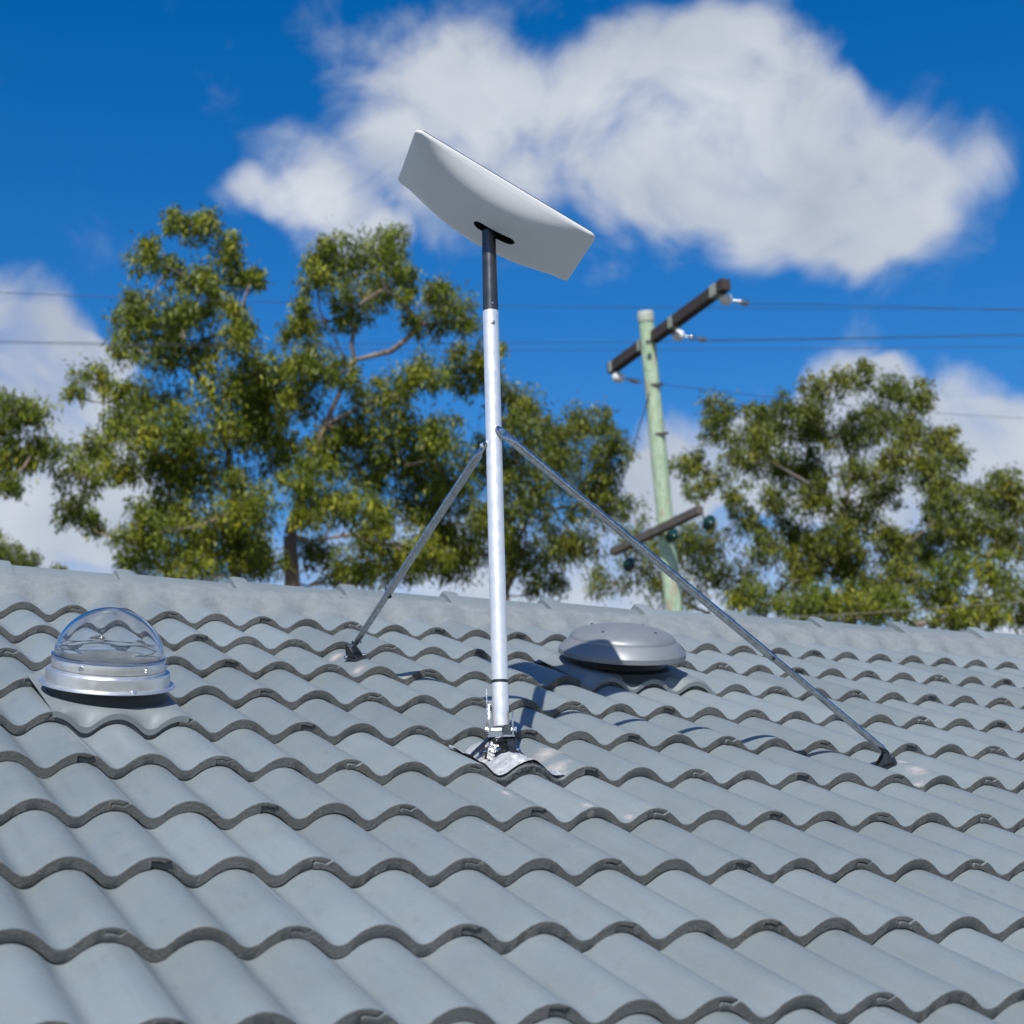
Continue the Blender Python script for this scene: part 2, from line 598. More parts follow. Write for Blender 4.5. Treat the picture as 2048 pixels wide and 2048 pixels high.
def tile_mesh(name, seed, end=None):
    """one tile: two rolls, interlocking side joints, front nose; local axes x, y = up the slope, z = out of the roof"""
    r = random.Random(seed)
    mb = MB()
    length = LG + 0.075
    n = 40
    W = 2 * SP
    lo, mid_, hi = -0.008, 0.016, 0.0275      # the side lap straddles the roll's crest, S-shaped on the nose

    def split(d):
        """height of the lap line above the underside, d from the crest"""
        if d < mid_:
            return T * (0.60 - 0.10 * (d - lo) / (mid_ - lo))
        return T * (0.50 + 0.50 * (d - mid_) / (hi - mid_))
    full = []
    for d in (lo, lo + .003, 0.006, mid_, .022, hi - .0006):
        full.append((d, prof(d) - T + split(d) * (0.72 if d == lo else 1.0) - .0006, prof(d) - T))
    for k_ in range(1, n):
        x = W * k_ / n
        if hi + .002 < x < W + lo - .003:
            full.append((x, prof(x), prof(x) - T))
    xe = W + lo - .0014
    full.append((xe, prof(xe), prof(xe) - T))
    for d in (lo - .0008, 0.006, mid_, .022, hi - .0012):
        x = W + d
        full.append((x, prof(x), prof(x) - T + split(max(d, lo)) + .0004))
    rows_t = [(0.0, -0.0022), (0.0012, -0.0006), (0.004, 0.0)]
    k_t = -(T + GAP) / LG
    ny = 3
    ys = [0.004 + (length - 0.004) * q / ny for q in range(1, ny + 1)]
    vs = []
    m_ = len(full)
    jit = [r.gauss(0, 0.00035) for _ in range(m_)]
    for y, dz in rows_t:
        for q, (x, t_, b_) in enumerate(full):
            vs.append((x, y + (jit[q] if y < .004 else 0), t_ + max(dz, -(t_ - b_) * .3) + k_t * y))
    for y in ys:
        for x, t_, b_ in full:
            vs.append((x, y, t_ + k_t * y))
    nr = 3 + ny
    bot0 = len(vs)
    for y, dz in ((0.0, 0.0014), (0.0012, 0.0), (length, 0.0)):
        for q, (x, t_, b_) in enumerate(full):
            vs.append((x, y + (jit[q] if y < .001 else 0), b_ + min(dz, (t_ - b_) * .2) + k_t * y))
    top, front = [], []
    for a in range(nr - 1):
        for q in range(m_ - 1):
            f = (a * m_ + q, a * m_ + q + 1, (a + 1) * m_ + q + 1, (a + 1) * m_ + q)
            (front if a == 0 else top).append(f)
    for q in range(m_ - 1):
        front.append((bot0 + q, bot0 + q + 1, q + 1, q))
        front.append((bot0 + m_ + q, bot0 + m_ + q + 1, bot0 + q + 1, bot0 + q))
        top.append((bot0 + 2 * m_ + q, bot0 + 2 * m_ + q + 1, bot0 + m_ + q + 1, bot0 + m_ + q))
        top.append((bot0 + 2 * m_ + q, (nr - 1) * m_ + q, (nr - 1) * m_ + q + 1, bot0 + 2 * m_ + q + 1))
    for q in (0, m_ - 1):
        rr = [a * m_ + q for a in range(nr)] + [bot0 + 2 * m_ + q, bot0 + m_ + q, bot0 + q]
        front.append(tuple(rr if q == 0 else rr[::-1]))
    mb.add(vs, top, 0)
    mb.f += front
    mb.m += [1] * len(front)
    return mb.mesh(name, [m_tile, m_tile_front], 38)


tile_meshes = [tile_mesh('roof_tile', s) for s in range(5)]
ROOF_M = Matrix((U, -V, N)).transposed().to_4x4()
SKIP = set()                               # (course, first roll) of tiles replaced by flashing
rest = MB()


def project(p):
    d = p - CAM
    z = d.dot(FWD)
    return 1024 + FPX * d.dot(RIGHT) / z, 1024 + FPX * d.dot(DOWN) / z


tile_count = 0
for j in range(NC, -0, -1):
    i0 = int(X0 / SP)
    while (i0 - parity(j)) % 2:
        i0 += 1
    for i in range(i0, int(X1 / SP) - 1, 2):
        rr = random.Random(j * 1000 + i)
        p = R3(i * SP + rr.gauss(0, .0008), j * LG + rr.gauss(0, .0024), rr.uniform(0, .0008))
        px, py = project(R3((i + 1) * SP, (j - .5) * LG))
        mw = Matrix.Translation(p) @ ROOF_M @ Matrix.Rotation(rr.gauss(0, .0036), 4, 'Z') @ Matrix.Rotation(rr.gauss(0, .0012), 4, 'Y')
        me = tile_meshes[rr.randrange(5)]
        if -420 < px < 2480 and py < 2500:
            o = link('roof_tile', me, roof)
            o.matrix_basis = roof.matrix_basis.inverted() @ mw
            o.matrix_parent_inverse = parent_inv(roof)
            o.matrix_basis = mw
            tile_count += 1
        else:
            o_ = len(rest.v)
            rest.v += [tuple(mw @ v.co) for v in me.vertices]
            for f in me.polygons:
                rest.f.append(tuple(k + o_ for k in f.vertices))
                rest.m.append(f.material_index)
print('tiles', tile_count)
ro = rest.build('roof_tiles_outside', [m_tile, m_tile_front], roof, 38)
ro['kind'] = 'stuff'
# far slope of the roof: one corrugated sheet of tiles, never in view from this side
bk = MB()
for c_ in range(12):
    yA, yB = RY + 0.05 + c_ * 0.33, RY + 0.05 + (c_ + 1) * 0.33
    zA, zB = RZ - 0.03 - c_ * 0.33 * math.tan(TH), RZ - 0.03 - (c_ + 1) * 0.33 * math.tan(TH) + .02
    nx = 64
    vs = []
    for (yy, zz) in ((yA, zA), (yB, zB), (yB, zB - .02)):
        vs += [(X0 + (X1 - X0) * q / nx, yy, zz + .012 * math.cos(q * math.pi)) for q in range(nx + 1)]
    fs = [(a * (nx + 1) + q, a * (nx + 1) + q + 1, (a + 1) * (nx + 1) + q + 1, (a + 1) * (nx + 1) + q) for a in range(2) for q in range(nx)]
    bk.add(vs, fs)
bo = bk.build('far_slope_tiles', m_tile, roof)
bo['kind'] = 'stuff'

# ridge caps: overlapping angular caps bedded in mortar
CAPL = 0.395


def cap_mesh(name, seed):
    r = random.Random(seed)
    mb = MB()
    ln = CAPL + 0.05
    vs = []
    sec = []
    for q in range(-6, 7):
        a = q / 6.0
        # angular cap with rounded top
        y = a * 0.135
        z = 0.052 - abs(a) ** 1.25 * 0.100
        sec.append((y, z))
    cols = [(0.0, 0.016, 1.0), (0.012, 0.020, 1.0), (0.05, 0.018, 1.0), (0.057, 0.005, 1.0), (ln * .6, 0.0, 1.0), (ln, -0.004, 0.98)]
    for x, dz, sc in cols:
        for y, z in sec:
            vs.append((x, y * (sc + (0.06 if x < .055 else 0)), z + dz))
    k = len(sec)
    fs = [(a * k + q, a * k + q + 1, (a + 1) * k + q + 1, (a + 1) * k + q) for a in range(len(cols) - 1) for q in range(k - 1)]
    b0 = len(vs)
    for x in (0.0, ln):
        for y, z in sec:
            vs.append((x, y * .9, z - 0.02))
    fs += [(b0 + q, b0 + q + 1, q + 1, q) for q in range(k - 1)]
    fs += [(b0 + k + q, (len(cols) - 1) * k + q, (len(cols) - 1) * k + q + 1, b0 + k + q + 1) for q in range(k - 1)]
    fs += [(b0 + k + q, b0 + k + q + 1, b0 + q + 1, b0 + q) for q in range(k - 1)]
    mb.add(vs, fs)
    return mb.mesh(name, m_ridge, 32)


cap_me = [cap_mesh('ridge_cap', s) for s in range(3)]
x = X0
k = 0
while x < X1 - CAPL:
    o = link('ridge_cap', cap_me[k % 3], roof)
    rr = random.Random(500 + k)
    o.matrix_basis = Matrix.Translation((x, RY, RZ + rr.gauss(0, .0015))) @ Matrix.Rotation(rr.gauss(0, .004), 4, 'Z') @ Matrix.Rotation(rr.gauss(0, .003), 4, 'Y')
    x += CAPL
    k += 1
mo = MB()
nxm = 420
rows = 5
vs = []
for a in range(rows):
    for q in range(nxm + 1):
        xx = X0 + (X1 - X0) * q / nxm
        ft = a / (rows - 1)
        # from under the cap edge down onto the first course of tiles, filling the valleys
        sb = 0.115 + 0.03 * math.sin(xx * 23.0) * 0.3 + random.gauss(0, .004)
        s_ = -0.01 + (sb + 0.01) * ft
        hs = surf(xx, max(s_, 0.02)) - 0.004
        hc = 0.026 - 0.004 * ft + random.gauss(0, .0018)
        h = hc + (hs - hc) * (ft ** 2.2)
        vs.append(R3(xx, s_, h))
fs = [(a * (nxm + 1) + q, (a + 1) * (nxm + 1) + q, (a + 1) * (nxm + 1) + q + 1, a * (nxm + 1) + q + 1) for a in range(rows - 1) for q in range(nxm)]
mo.add(vs, fs)
mo.build('mortar_bed', m_mortar, roof, 60)


# sealant smears painted over the tiles: sheets that follow the tile surface
def patch(name, cx, cs, poly, off, m, parent, res=0.006, seed=1, lift=0.0, front=True):
    """poly: outline in (x, s) metres about (cx, cs)"""
    r = random.Random(seed)
    xs = [p[0] for p in poly]
    ss = [p[1] for p in poly]

    def inside(x, s):
        c = False
        n = len(poly)
        for a in range(n):
            (x1, y1), (x2, y2) = poly[a], poly[(a + 1) % n]
            if (y1 > s) != (y2 > s) and x < (x2 - x1) * (s - y1) / (y2 - y1) + x1:
                c = not c
        return c
    nx = int((max(xs) - min(xs)) / res) + 1
    ns = int((max(ss) - min(ss)) / res) + 1
    idx = {}
    mb = MB()
    vs, fs = [], []

    def vert(a, b):
        if (a, b) not in idx:
            x_, s_ = cx + min(xs) + a * res, cs + min(ss) + b * res
            idx[(a, b)] = len(vs)
            vs.append(R3(x_, s_, surf(x_, s_) + off + lift * (0.5 + 0.5 * math.sin(x_ * 70 + s_ * 43) * math.cos(s_ * 61 - x_ * 20)) + r.gauss(0, off * .05)))
        return idx[(a, b)]
    for a in range(nx):
        for b in range(ns):
            if inside(min(xs) + (a + .5) * res, min(ss) + (b + .5) * res):
                fs.append((vert(a, b), vert(a, b + 1), vert(a + 1, b + 1), vert(a + 1, b)))
    mb.add(vs, fs)
    o = mb.build(name, m, parent, 60)
    at_ = o.data.attributes.new('cover', 'FLOAT', 'POINT')
    cov = []
    for (a, b), _i in sorted(idx.items(), key=lambda kv: kv[1]):
        q_ = math.hypot((min(xs) + a * res) / max(max(xs), .001), (min(ss) + b * res) / max(max(ss), .001))
        cov.append(1.0 - q_)
    at_.data.foreach_set('value', cov)
    return o


def blob_poly(rx, rs, seed, n=22, rough=.18):
    r = random.Random(seed)
    return [(math.cos(2 * math.pi * k / n) * rx * (1 + r.gauss(0, rough)), math.sin(2 * math.pi * k / n) * rs * (1 + r.gauss(0, rough))) for k in range(n)]


# ------------------------------------------------------------------ satellite antenna on its braced mast
MX, MY, MZ = 1.197, -1.796, Z0 - 0.721        # mast axis where it meets the roof


def pole_pt(z, dx=0.0, dy=0.0):
    return Vector((MX + dx, MY + dy, MZ + z))


ant = empty('satellite_antenna', (MX, MY, MZ), 'white flat satellite dish tilted on tall silver mast with two braces', 'satellite dish')
MR = 0.0205
mm = MB()
mm.tube([pole_pt(z) for z in (0.045, 0.153)], MR, 40)
mm.tube([pole_pt(z) for z in (0.158, 0.4, 0.7, 1.0, 1.122)], MR, 40)
mast = mm.build('mast', m_alu, ant, 40)
sm = MB()
sm.tube([pole_pt(0.152), pole_pt(0.159)], MR + 0.0006, 40)
sm.build('seam_band', m_black_plastic, mast, 40)
toward = Vector((CAM.x - MX, CAM.y - MY, 0)).normalized()
side = Vector((-toward.y, toward.x, 0))
ho = MB()
p = pole_pt(1.085) + (toward * .965 + side * 0.26).normalized() * (MR - .002)
ho.lathe([(0.0001, .0042), (.004, .004), (.0062, .002), (.0062, 0)], p, axes_from((toward * .965 + side * 0.26), (0, 0, 1)), 16)
ho.build('rivet', m_bolt, mast, 40)
# black adapter sleeve and spigot
ad = MB()
ad.tube([pole_pt(z) for z in (1.118, 1.1235, 1.2, 1.30, 1.345)], [MR - .0006, MR - .0004, MR - .0012, MR - .0022, MR - .0025], 40)
adapter = ad.build('pole_adapter', m_adapter, ant, 40)
sl = MB()
dr = (toward * .965 + side * 0.26).normalized()
axs = axes_from(dr, (0, 0, 1))
st_ = [(.004 + .0045 * math.cos(a), .0035 * math.sin(a)) for a in [math.pi * k / 8 - math.pi / 2 for k in range(9)]] + [(-.004 + .0045 * math.cos(a), .0035 * math.sin(a)) for a in [math.pi * k / 8 + math.pi / 2 for k in range(9)]]
sl.prism(st_, pole_pt(1.142) + dr * (MR - .0016), axs, 0, .0014)
sl.build('latch_slot', m_black_plastic, adapter)
lb = MB()
lb.lathe([(.0001, .0022), (.0028, .0018), (.003, 0)], pole_pt(1.1385) + dr * (MR - .0004), axs, 14)
lb.build('latch_pin', m_bolt, adapter, 40)

# dish panel
DL = Vector((0.848, -0.189, -0.496)).normalized()
DS = Vector((0.222, 0.975, 0.004))
DS = (DS - DL * DS.dot(DL)).normalized()
DN = DL.cross(DS).normalized()
DC = pole_pt(1.420, 0.020, -0.002)
DA, DB, EDGE, BUL = 0.267, 0.1575, 0.010, 0.068


def outline(sc, rad=0.020, n=10):
    pts = []
    for qx, qy, a0_ in ((1, 1, 0), (-1, 1, 90), (-1, -1, 180), (1, -1, 270)):
        for k_ in range(n + 1):
            a_ = math.radians(a0_ + 90 * k_ / n)
            pts.append(((qx * (DA - rad) + rad * math.cos(a_)) * sc, (qy * (DB - rad) + rad * math.sin(a_)) * sc))
    # fill the straight runs
    out = []
    for i_, (a_, b_) in enumerate(zip(pts, pts[1:] + pts[:1])):
        out.append(a_)
        dd = math.hypot(a_[0] - b_[0], a_[1] - b_[1])
        m2 = int(dd / 0.02)
        for q in range(1, m2):
            out.append((a_[0] + (b_[0] - a_[0]) * q / m2, a_[1] + (b_[1] - a_[1]) * q / m2))
    return out


def bulge(x, y):
    ax_, ay_ = min(1, abs(x) / DA), min(1, abs(y) / DB)
    return BUL * (1 - ax_ ** 2.0) * (1 - ay_ ** 6.4)


dp = MB()
rings = []
ref = outline(1.0)
K = len(ref)
rings.append([(x * .985, y * .975, 0.0) for x, y in ref])
rings.append([(x * .996, y * .993, -0.0012) for x, y in ref])
rings.append([(x, y, -0.004) for x, y in ref])
rings.append([(x, y, -EDGE + .003) for x, y in ref])
rings.append([(x * .997, y * .994, -EDGE + .0005) for x, y in ref])
for q in range(1, 26):
    sc = (1 - (q / 26.0) ** 1.5) * .992
    rings.append([(x * sc, y * sc, -EDGE - bulge(x * sc, y * sc)) for x, y in ref])
vs = [DC + DL * x + DS * y + DN * z for r_ in rings for x, y, z in r_]
fs = []
for a in range(len(rings) - 1):
    for q in range(K):
        q2 = (q + 1) % K
        fs.append((a * K + q, (a + 1) * K + q, (a + 1) * K + q2, a * K + q2))
vs.append(DC - DN * (EDGE + BUL))
ci = len(vs) - 1
fs += [((len(rings) - 1) * K + q, ci, (len(rings) - 1) * K + (q + 1) % K) for q in range(K)]
fs.append(tuple(range(K)))
dp.add(vs, fs)
me0 = dp.mesh('dish_panel', [m_white_plastic, m_black_plastic])
tmp = bpy.data.objects.new('tmp_panel', me0)
col.objects.link(tmp)
# slot for the mast, cut into the back shell
ct = MB()
SXC, SYC, SHL, SR = 0.034, -0.010, 0.040, 0.0195
stp = [(SXC + SHL + SR * math.cos(a), SYC + SR * math.sin(a)) for a in [math.pi * k_ / 12 - math.pi / 2 for k_ in range(13)]] + [(SXC - SHL + SR * math.cos(a), SYC + SR * math.sin(a)) for a in [math.pi * k_ / 12 + math.pi / 2 for k_ in range(13)]]
ct.prism(stp, DC, (DL, DS, DN), -0.16, -EDGE - .022)
cme = ct.mesh('cutter', [m_black_plastic])
cutter = bpy.data.objects.new('cutter', cme)
col.objects.link(cutter)
bm_ = tmp.modifiers.new('b', 'BOOLEAN')
bm_.operation = 'DIFFERENCE'
bm_.solver = 'EXACT'
bm_.object = cutter
try:
    bm_.material_mode = 'TRANSFER'
except Exception:
    pass
dg = bpy.context.evaluated_depsgraph_get()
me1 = bpy.data.meshes.new_from_object(tmp.evaluated_get(dg))
bpy.data.objects.remove(tmp)
bpy.data.objects.remove(cutter)
me1.name = 'dish_panel'
me1.shade_smooth()
me1.set_sharp_from_angle(angle=math.radians(35))
dish = link('dish_panel', me1, ant)
dish['label'] = 'white flat rectangular dish seen from below'
gk = MB()
gk.tube([DC + DL * x + DS * y - DN * .0008 for x, y in outline(.988)] + [DC + DL * outline(.988)[0][0] + DS * outline(.988)[0][1] - DN * .0008], .0016, 6, False)
gk.build('face_gasket', m_adapter, dish, 60)
# radome face: slightly darker cover sheet on the sky side
fc = MB()
fc.prism([(x, y) for x, y in outline(.965)], DC, (DL, DS, DN), 0.0002, 0.0022)
fc.build('radome_face', m_white_plastic, dish)

# braces
def on_tile(x, s_, off=0.0):
    return R3(x, s_, surf(x, s_) + off)


FOOT_R = on_tile(15.70 * SP, 5.45 * LG)
FOOT_L = on_tile(7.86 * SP, 2.54 * LG)


def brace(topz, outdir, foot, lift, split):
    od = Vector(outdir).normalized()
    top = pole_pt(topz) + od * 0.024
    fx_, fs_ = (foot - O).dot(U), (foot - O).dot(V)
    slope = (surf(fx_ + .018, fs_) - surf(fx_ - .018, fs_)) / .036
    N = (ROOF_N - U * slope).normalized()              # the foot plate is dressed to the side of the roll
    foot = foot + N * .001
    end = foot + Vector((0, 0, lift))
    d = (end - top).normalized()
    mb = MB()
    pts, rad, flat = [], [], []
    L_ = (end - top).length
    for dist, r_, fa, fbb in ((-0.016, .0122, .30, .25), (-0.012, .0122, .75, .25), (0.006, .0122, 1.25, .25), (0.016, .0122, 1.25, .27), (0.032, .0116, 1.12, .62), (0.048, .0108, 1, 1), (L_ * split, .0108, 1, 1)):
        pts.append(top + d * dist)
        rad.append(r_)
        flat.append((fa, fbb))
    # orientation: flat side faces out along od
    ref = (d.cross(od)).normalized()
    vs, fs = [], []
    n = 20
    b = od - d * od.dot(d)
    b.normalize()
    for p_, r_, (fa, fbb) in zip(pts, rad, flat):
        for k_ in range(n):
            a_ = 2 * math.pi * k_ / n
            vs.append(p_ + ref * (math.cos(a_) * r_ * fa) + b * (math.sin(a_) * r_ * fbb))
    for i_ in range(len(pts) - 1):
        for k_ in range(n):
            k2 = (k_ + 1) % n
            fs.append((i_ * n + k_, i_ * n + k2, (i_ + 1) * n + k2, (i_ + 1) * n + k_))
    fs.append(tuple(range(n - 1, -1, -1)))
    fs.append(tuple((len(pts) - 1) * n + k_ for k_ in range(n)))
    mb.add(vs, fs)
    br = mb.build('brace', m_galv, ant, 40)
    mb = MB()
    q0 = top + d * (L_ * split - .03)
    mb.tube([q0, end - d * .03, end - d * .016, end], [.0094, .0094, .009, .0075], 20)
    mb.build('inner_tube', m_galv, br, 40)
    mb = MB()
    bx = axes_from(od, (0, 0, 1))
    mb.lathe([(.0095, 0), (.0095, .0022), (.0062, .0024), (.0062, .0075), (.0045, .0085), (.0001, .0085)], top + od * .0035, bx, 6)
    mb.build('bolt', m_bolt, br, 30)
    mb = MB()
    sx = axes_from(ref + b * .6 + Vector((0, 0, .5)), d)
    mb.lathe([(.0062, -.014), (.0062, .013), (.004, .0165), (.0001, .017)], top + d * (L_ * split - .004), sx, 10)
    mb.build('locking_screw', m_galv_dark, br, 30)
    # foot bracket: base plate on the tile, two gussets and a pin
    mb = MB()
    px_ = (d - N * d.dot(N)).normalized()
    fx = (px_, N.cross(px_), N)
    base = foot + N * 0.003
    poly = [(.030, -.020), (.034, -.012), (.034, .012), (.030, .020), (-.030, .020), (-.034, .014), (-.034, -.014), (-.030, -.020)]
    mb.prism(poly, base, fx, 0, .0045)
    ft = mb.build('foot_bracket', m_galv_dark, br)
    tip = end
    rel = tip - base
    ta, tn = rel.dot(fx[0]), rel.dot(N)
    for sgn in (-1, 1):
        g2 = MB()
        g2.prism([(-.026, .0045), (.026, .0045), (ta + .010, tn), (ta + .004, tn + .011), (ta - .004, tn + .011), (ta - .010, tn)], base, (fx[0], N, fx[1]), sgn * .0105, sgn * .0135)
        g2.build('gusset', m_galv_dark, ft)
    g2 = MB()
    g2.lathe([(.0001, -.020), (.0062, -.020), (.0066, -.015), (.004, -.0145), (.004, .0145), (.0066, .015), (.0062, .020), (.0001, .020)], end - N * .001, (fx[0], N, fx[1]), 8)
    g2.build('pin', m_bolt, ft, 30)
    for e in (-.022, .022):
        g2 = MB()
        g2.lathe([(.0075, 0), (.0075, .0035), (.005, .005), (.0001, .005)], base + fx[0] * e + fx[1] * (.0165 if e > 0 else -.0165) + N * .0047, fx, 6)
        g2.build('screw', m_bolt, ft, 30)
    return br


br1 = brace(0.793, (0.33, -0.90, 0.0), FOOT_R, 0.045, 0.70)
br1['label'] = 'right brace tube running down to the right'
br2 = brace(0.762, (-0.85, 0.45, 0.0), FOOT_L, 0.045, 0.72)
br2['label'] = 'left brace tube running back up the roof'

# base: bracket on a lump of rubber over folded metal flashing
bx_, by_, bz_ = side, toward, Vector((0, 0, 1))        # side = to the viewer's ... axis across the mast
lv = side if side.dot(RIGHT) > 0 else -side
BA = (lv, -toward, Vector((0, 0, 1)))
b0 = pole_pt(0.0)
bb = MB()
bb.box(b0 + Vector((0, 0, .0175)), (.033, .034, .0022), BA)
bracket = bb.build('base_bracket', m_galv, ant)
for sgn, hgt in ((-1, .098), (1, .082)):
    g2 = MB()
    g2.prism([(-.034, .0199), (.034, .0199), (.034, .050), (.018, hgt), (-.018, hgt), (-.034, .060)], b0 + lv * (sgn * .0285), (-toward, Vector((0, 0, 1)), lv), -.0018, .0018)
    g2.build('cheek_plate', m_galv, bracket)
g2 = MB()
g2.lathe([(.0001, -.038), (.0065, -.038), (.0072, -.0325), (.0042, -.032), (.0042, .032), (.0072, .0325), (.0065, .038), (.0001, .038)], b0 + toward * .012 + Vector((0, 0, .036)), (-toward, Vector((0, 0, 1)), lv), 8)
g2.build('pivot_bolt', m_bolt, bracket, 30)
g2 = MB()
g2.box(b0 + lv * .013 + toward * .016 + Vector((0, 0, .034)), (.0115, .003, .0125), BA)
g2.build('stop_plate', m_galv_dark, bracket)
g2 = MB()
g2.prism([(-.012, .03), (.010, .03), (.006, .085), (.0, .135), (-.004, .135), (-.010, .08)], b0 - lv * .0305, (-toward, Vector((0, 0, 1)), lv), -.0035, -.0019)
g2.build('back_strap', m_galv, bracket)
g2 = MB()
g2.lathe([(.0001, .006), (.006, .005), (.0085, .003), (.009, 0)], b0 - lv * .030 + toward * .0 + Vector((0, 0, .052)), axes_from(-lv, (0, 0, 1)), 8)
g2.build('side_nut', m_rust, bracket, 30)

rb = MB()
nr_, na = 9, 28
vs = []
cen = b0 + toward * .006
for a in range(nr_):
    ft = a / (nr_ - 1)
    for q in range(na):
        an = 2 * math.pi * q / na
        rr_ = (.027 + .020 * ft ** 1.6 + .006 * math.sin(ft * 9.5)) * (1 + .16 * math.sin(3 * an + 1 + ft * 2) + .10 * math.sin(5 * an - ft * 6) + .05 * math.sin(9 * an + ft * 11))
        px_ = cen + lv * (math.cos(an) * rr_ * 1.02) + toward * (math.sin(an) * rr_ * 1.05)
        # straight down to the tile surface
        sv = (px_ - O)
        x_ = sv.dot(U)
        s_ = (px_ - O).dot(V)
        low = R3(x_, s_, surf(x_, s_) - .004).z
        z_ = MZ + .0155 + (low - MZ - .0155) * ft
        vs.append(Vector((px_.x, px_.y, z_)))
fs = [(a * na + q, (a + 1) * na + q, (a + 1) * na + (q + 1) % na, a * na + (q + 1) % na) for a in range(nr_ - 1) for q in range(na)]
fs.append(tuple(range(na)))
rb.add(vs, fs)
rb.build('rubber_boot', m_rubber, ant, 60)
JS = 6 * LG
for ii, (dx, dt) in enumerate(((-.040, .020), (.038, .018), (-.004, .050), (-.046, -.012))):
    q_ = b0 + lv * dx + toward * dt
    x_, s_ = (q_ - O).dot(U), (q_ - O).dot(V)
    p_ = on_tile(x_, s_, .009)
    g2 = MB()
    g2.lathe([(.0125, 0), (.0125, .003), (.0075, .0032), (.0075, .010), (.0055, .0115), (.0001, .0115)], p_, axes_from(N + lv * (.25 * (dx > 0) - .12) + toward * .3, U), 6)
    g2.build('lag_bolt', m_rust if ii == 3 else m_bolt, bracket, 30)
for (dx0, dt0), (dx1, dt1), wd in (((-.030, .020), (-.074, .034), .010), ((.024, .024), (.030, .066), .011), ((-.012, .030), (-.020, .070), .012)):
    pa = b0 + lv * dx0 + toward * dt0 + Vector((0, 0, .014))
    qb = b0 + lv * dx1 + toward * dt1
    pb_ = on_tile((qb - O).dot(U), (qb - O).dot(V), .010)
    dd = (pb_ - pa)
    ln = dd.length
    dd.normalize()
    ww = dd.cross(N).normalized()
    g2 = MB()
    g2.prism([(0, -wd * .7), (ln * .55, -wd), (ln, -wd * .8), (ln + .006, 0), (ln, wd * .8), (ln * .55, wd), (0, wd * .7)], pa, (dd, ww, dd.cross(ww)), -.0012, .0012)
    g2.build('strap', m_galv_dark, bracket)
FCX, FCS = 7.75 * SP, 5.65 * LG
FP = [(7.00, 5.58), (7.12, 5.44), (7.38, 5.30), (7.8, 5.24), (8.2, 5.34), (8.42, 5.5), (8.5, 5.75), (8.62, 5.9), (8.6, 5.995), (8.2, 5.99), (7.9, 5.995), (7.45, 5.997), (7.3, 5.97), (7.16, 5.86), (7.08, 5.72)]
pl = patch('flashing_sheet', FCX, FCS, [(i_ * SP - FCX, j_ * LG - FCS) for i_, j_ in FP], .0042, m_foil, ant, .0036, 3, .007)
pl['label'] = 'crumpled silver flashing under the mast bracket'

nz = MB()
nxz = 70
vs = []
rz = random.Random(4)
for a in range(nxz + 1):
    x_ = SP * (7.42 + 1.12 * a / nxz)
    ta = max(0.0, min(1.0, min(a, nxz - a) / 8))
    for fr, so in ((-.10, -.012), (-.02, .002), (.25, .0065), (.55, .0070), (.85, .0055), (1.06, .001)):
        vs.append(R3(x_, JS + so + (rz.gauss(0, .0011) if fr > 0 else 0), prof(x_) + (.0022 * ta - T * fr if fr > 0 else .0022 * ta)))
fs = [(a * 6 + b, a * 6 + b + 1, (a + 1) * 6 + b + 1, (a + 1) * 6 + b) for a in range(nxz) for b in range(5)]
nz.add(vs, fs)
no_ = nz.build('bitumen_edge', mat('bitumen', (.045, .048, .052), .42, 0, 160, .45, 1.0, 120, .5, 'Position'), ant, 25)
no_['label'] = 'dark crumbled sealing on the tile nose below the bracket'

# sealant smears around mast foot and brace feet
SPOTS = [(8.82, 5.50, .045, .060, 1), (8.62, 5.82, .040, .055, 2), (8.58, 5.97, .022, .012, 8), (7.90, 6.93, .016, .030, 4), (8.62, 6.93, .012, .025, 7), (6.92, 6.64, .012, .03, 10),
         (7.71, 2.22, .034, .045, 3), (7.67, 2.86, .030, .045, 5), (8.56, 2.95, .020, .022, 9), (7.66, 3.10, .018, .02, 11), (4.05, 2.86, .012, .03, 13),
         (15.95, 5.52, .018, .030, 6), (15.85, 5.76, .035, .050, 12), (15.56, 5.95, .024, .022, 15), (15.3, 5.88, .014, .04, 16)]
for i_, j_, rx, rs, sd in SPOTS:
    patch('sealant_smear', i_ * SP, j_ * LG, blob_poly(rx, rs, sd), .0016, m_seal, roof, .005, sd)

# ------------------------------------------------------------------ roof window dome (tubular skylight)
RA = (U, -V, N)


def flashing(name, i0, i1, s0, s1, cx, cs, rin, m, parent, edge=.006):
    """sheet that is flat around a round upstand and dressed into the rolls at its lower edge"""
    mb = MB()
    nx, ns = 60, 40
    vs = []
    for b in range(ns + 1):
        s_ = s0 + (s1 - s0) * b / ns
        for a in range(nx + 1):
            x_ = SP * (i0 + (i1 - i0) * a / nx)
            ft = max(0.0, min(1.0, (s_ - (cs + rin * .97)) / (s1 - cs - rin * .97)))
            ft = ft * ft * (3 - 2 * ft)
            h0 = .004
            # top surface at the lower edge keeps the plane of the tile noses
            h1 = prof(x_) + edge - .004
            ed = min(1.0, min(a, nx - a) / 6.0)
            h = h0 + (h1 - h0) * max(ft, (1 - ed) * .9)
            vs.append(R3(x_, s_ + (.003 if b == ns else 0), h))
    fs = [(b * (nx + 1) + a, (b + 1) * (nx + 1) + a, (b + 1) * (nx + 1) + a + 1, b * (nx + 1) + a + 1) for b in range(ns) for a in range(nx)]
    o_ = len(vs)
    for a in range(nx + 1):
        x_ = SP * (i0 + (i1 - i0) * a / nx)
        vs.append(R3(x_, s1 + .003, prof(x_) - .012))
    fs += [(ns * (nx + 1) + a, o_ + a, o_ + a + 1, ns * (nx + 1) + a + 1) for a in range(nx)]
    mb.add(vs, fs)
    return mb.build(name, m, parent, 40)


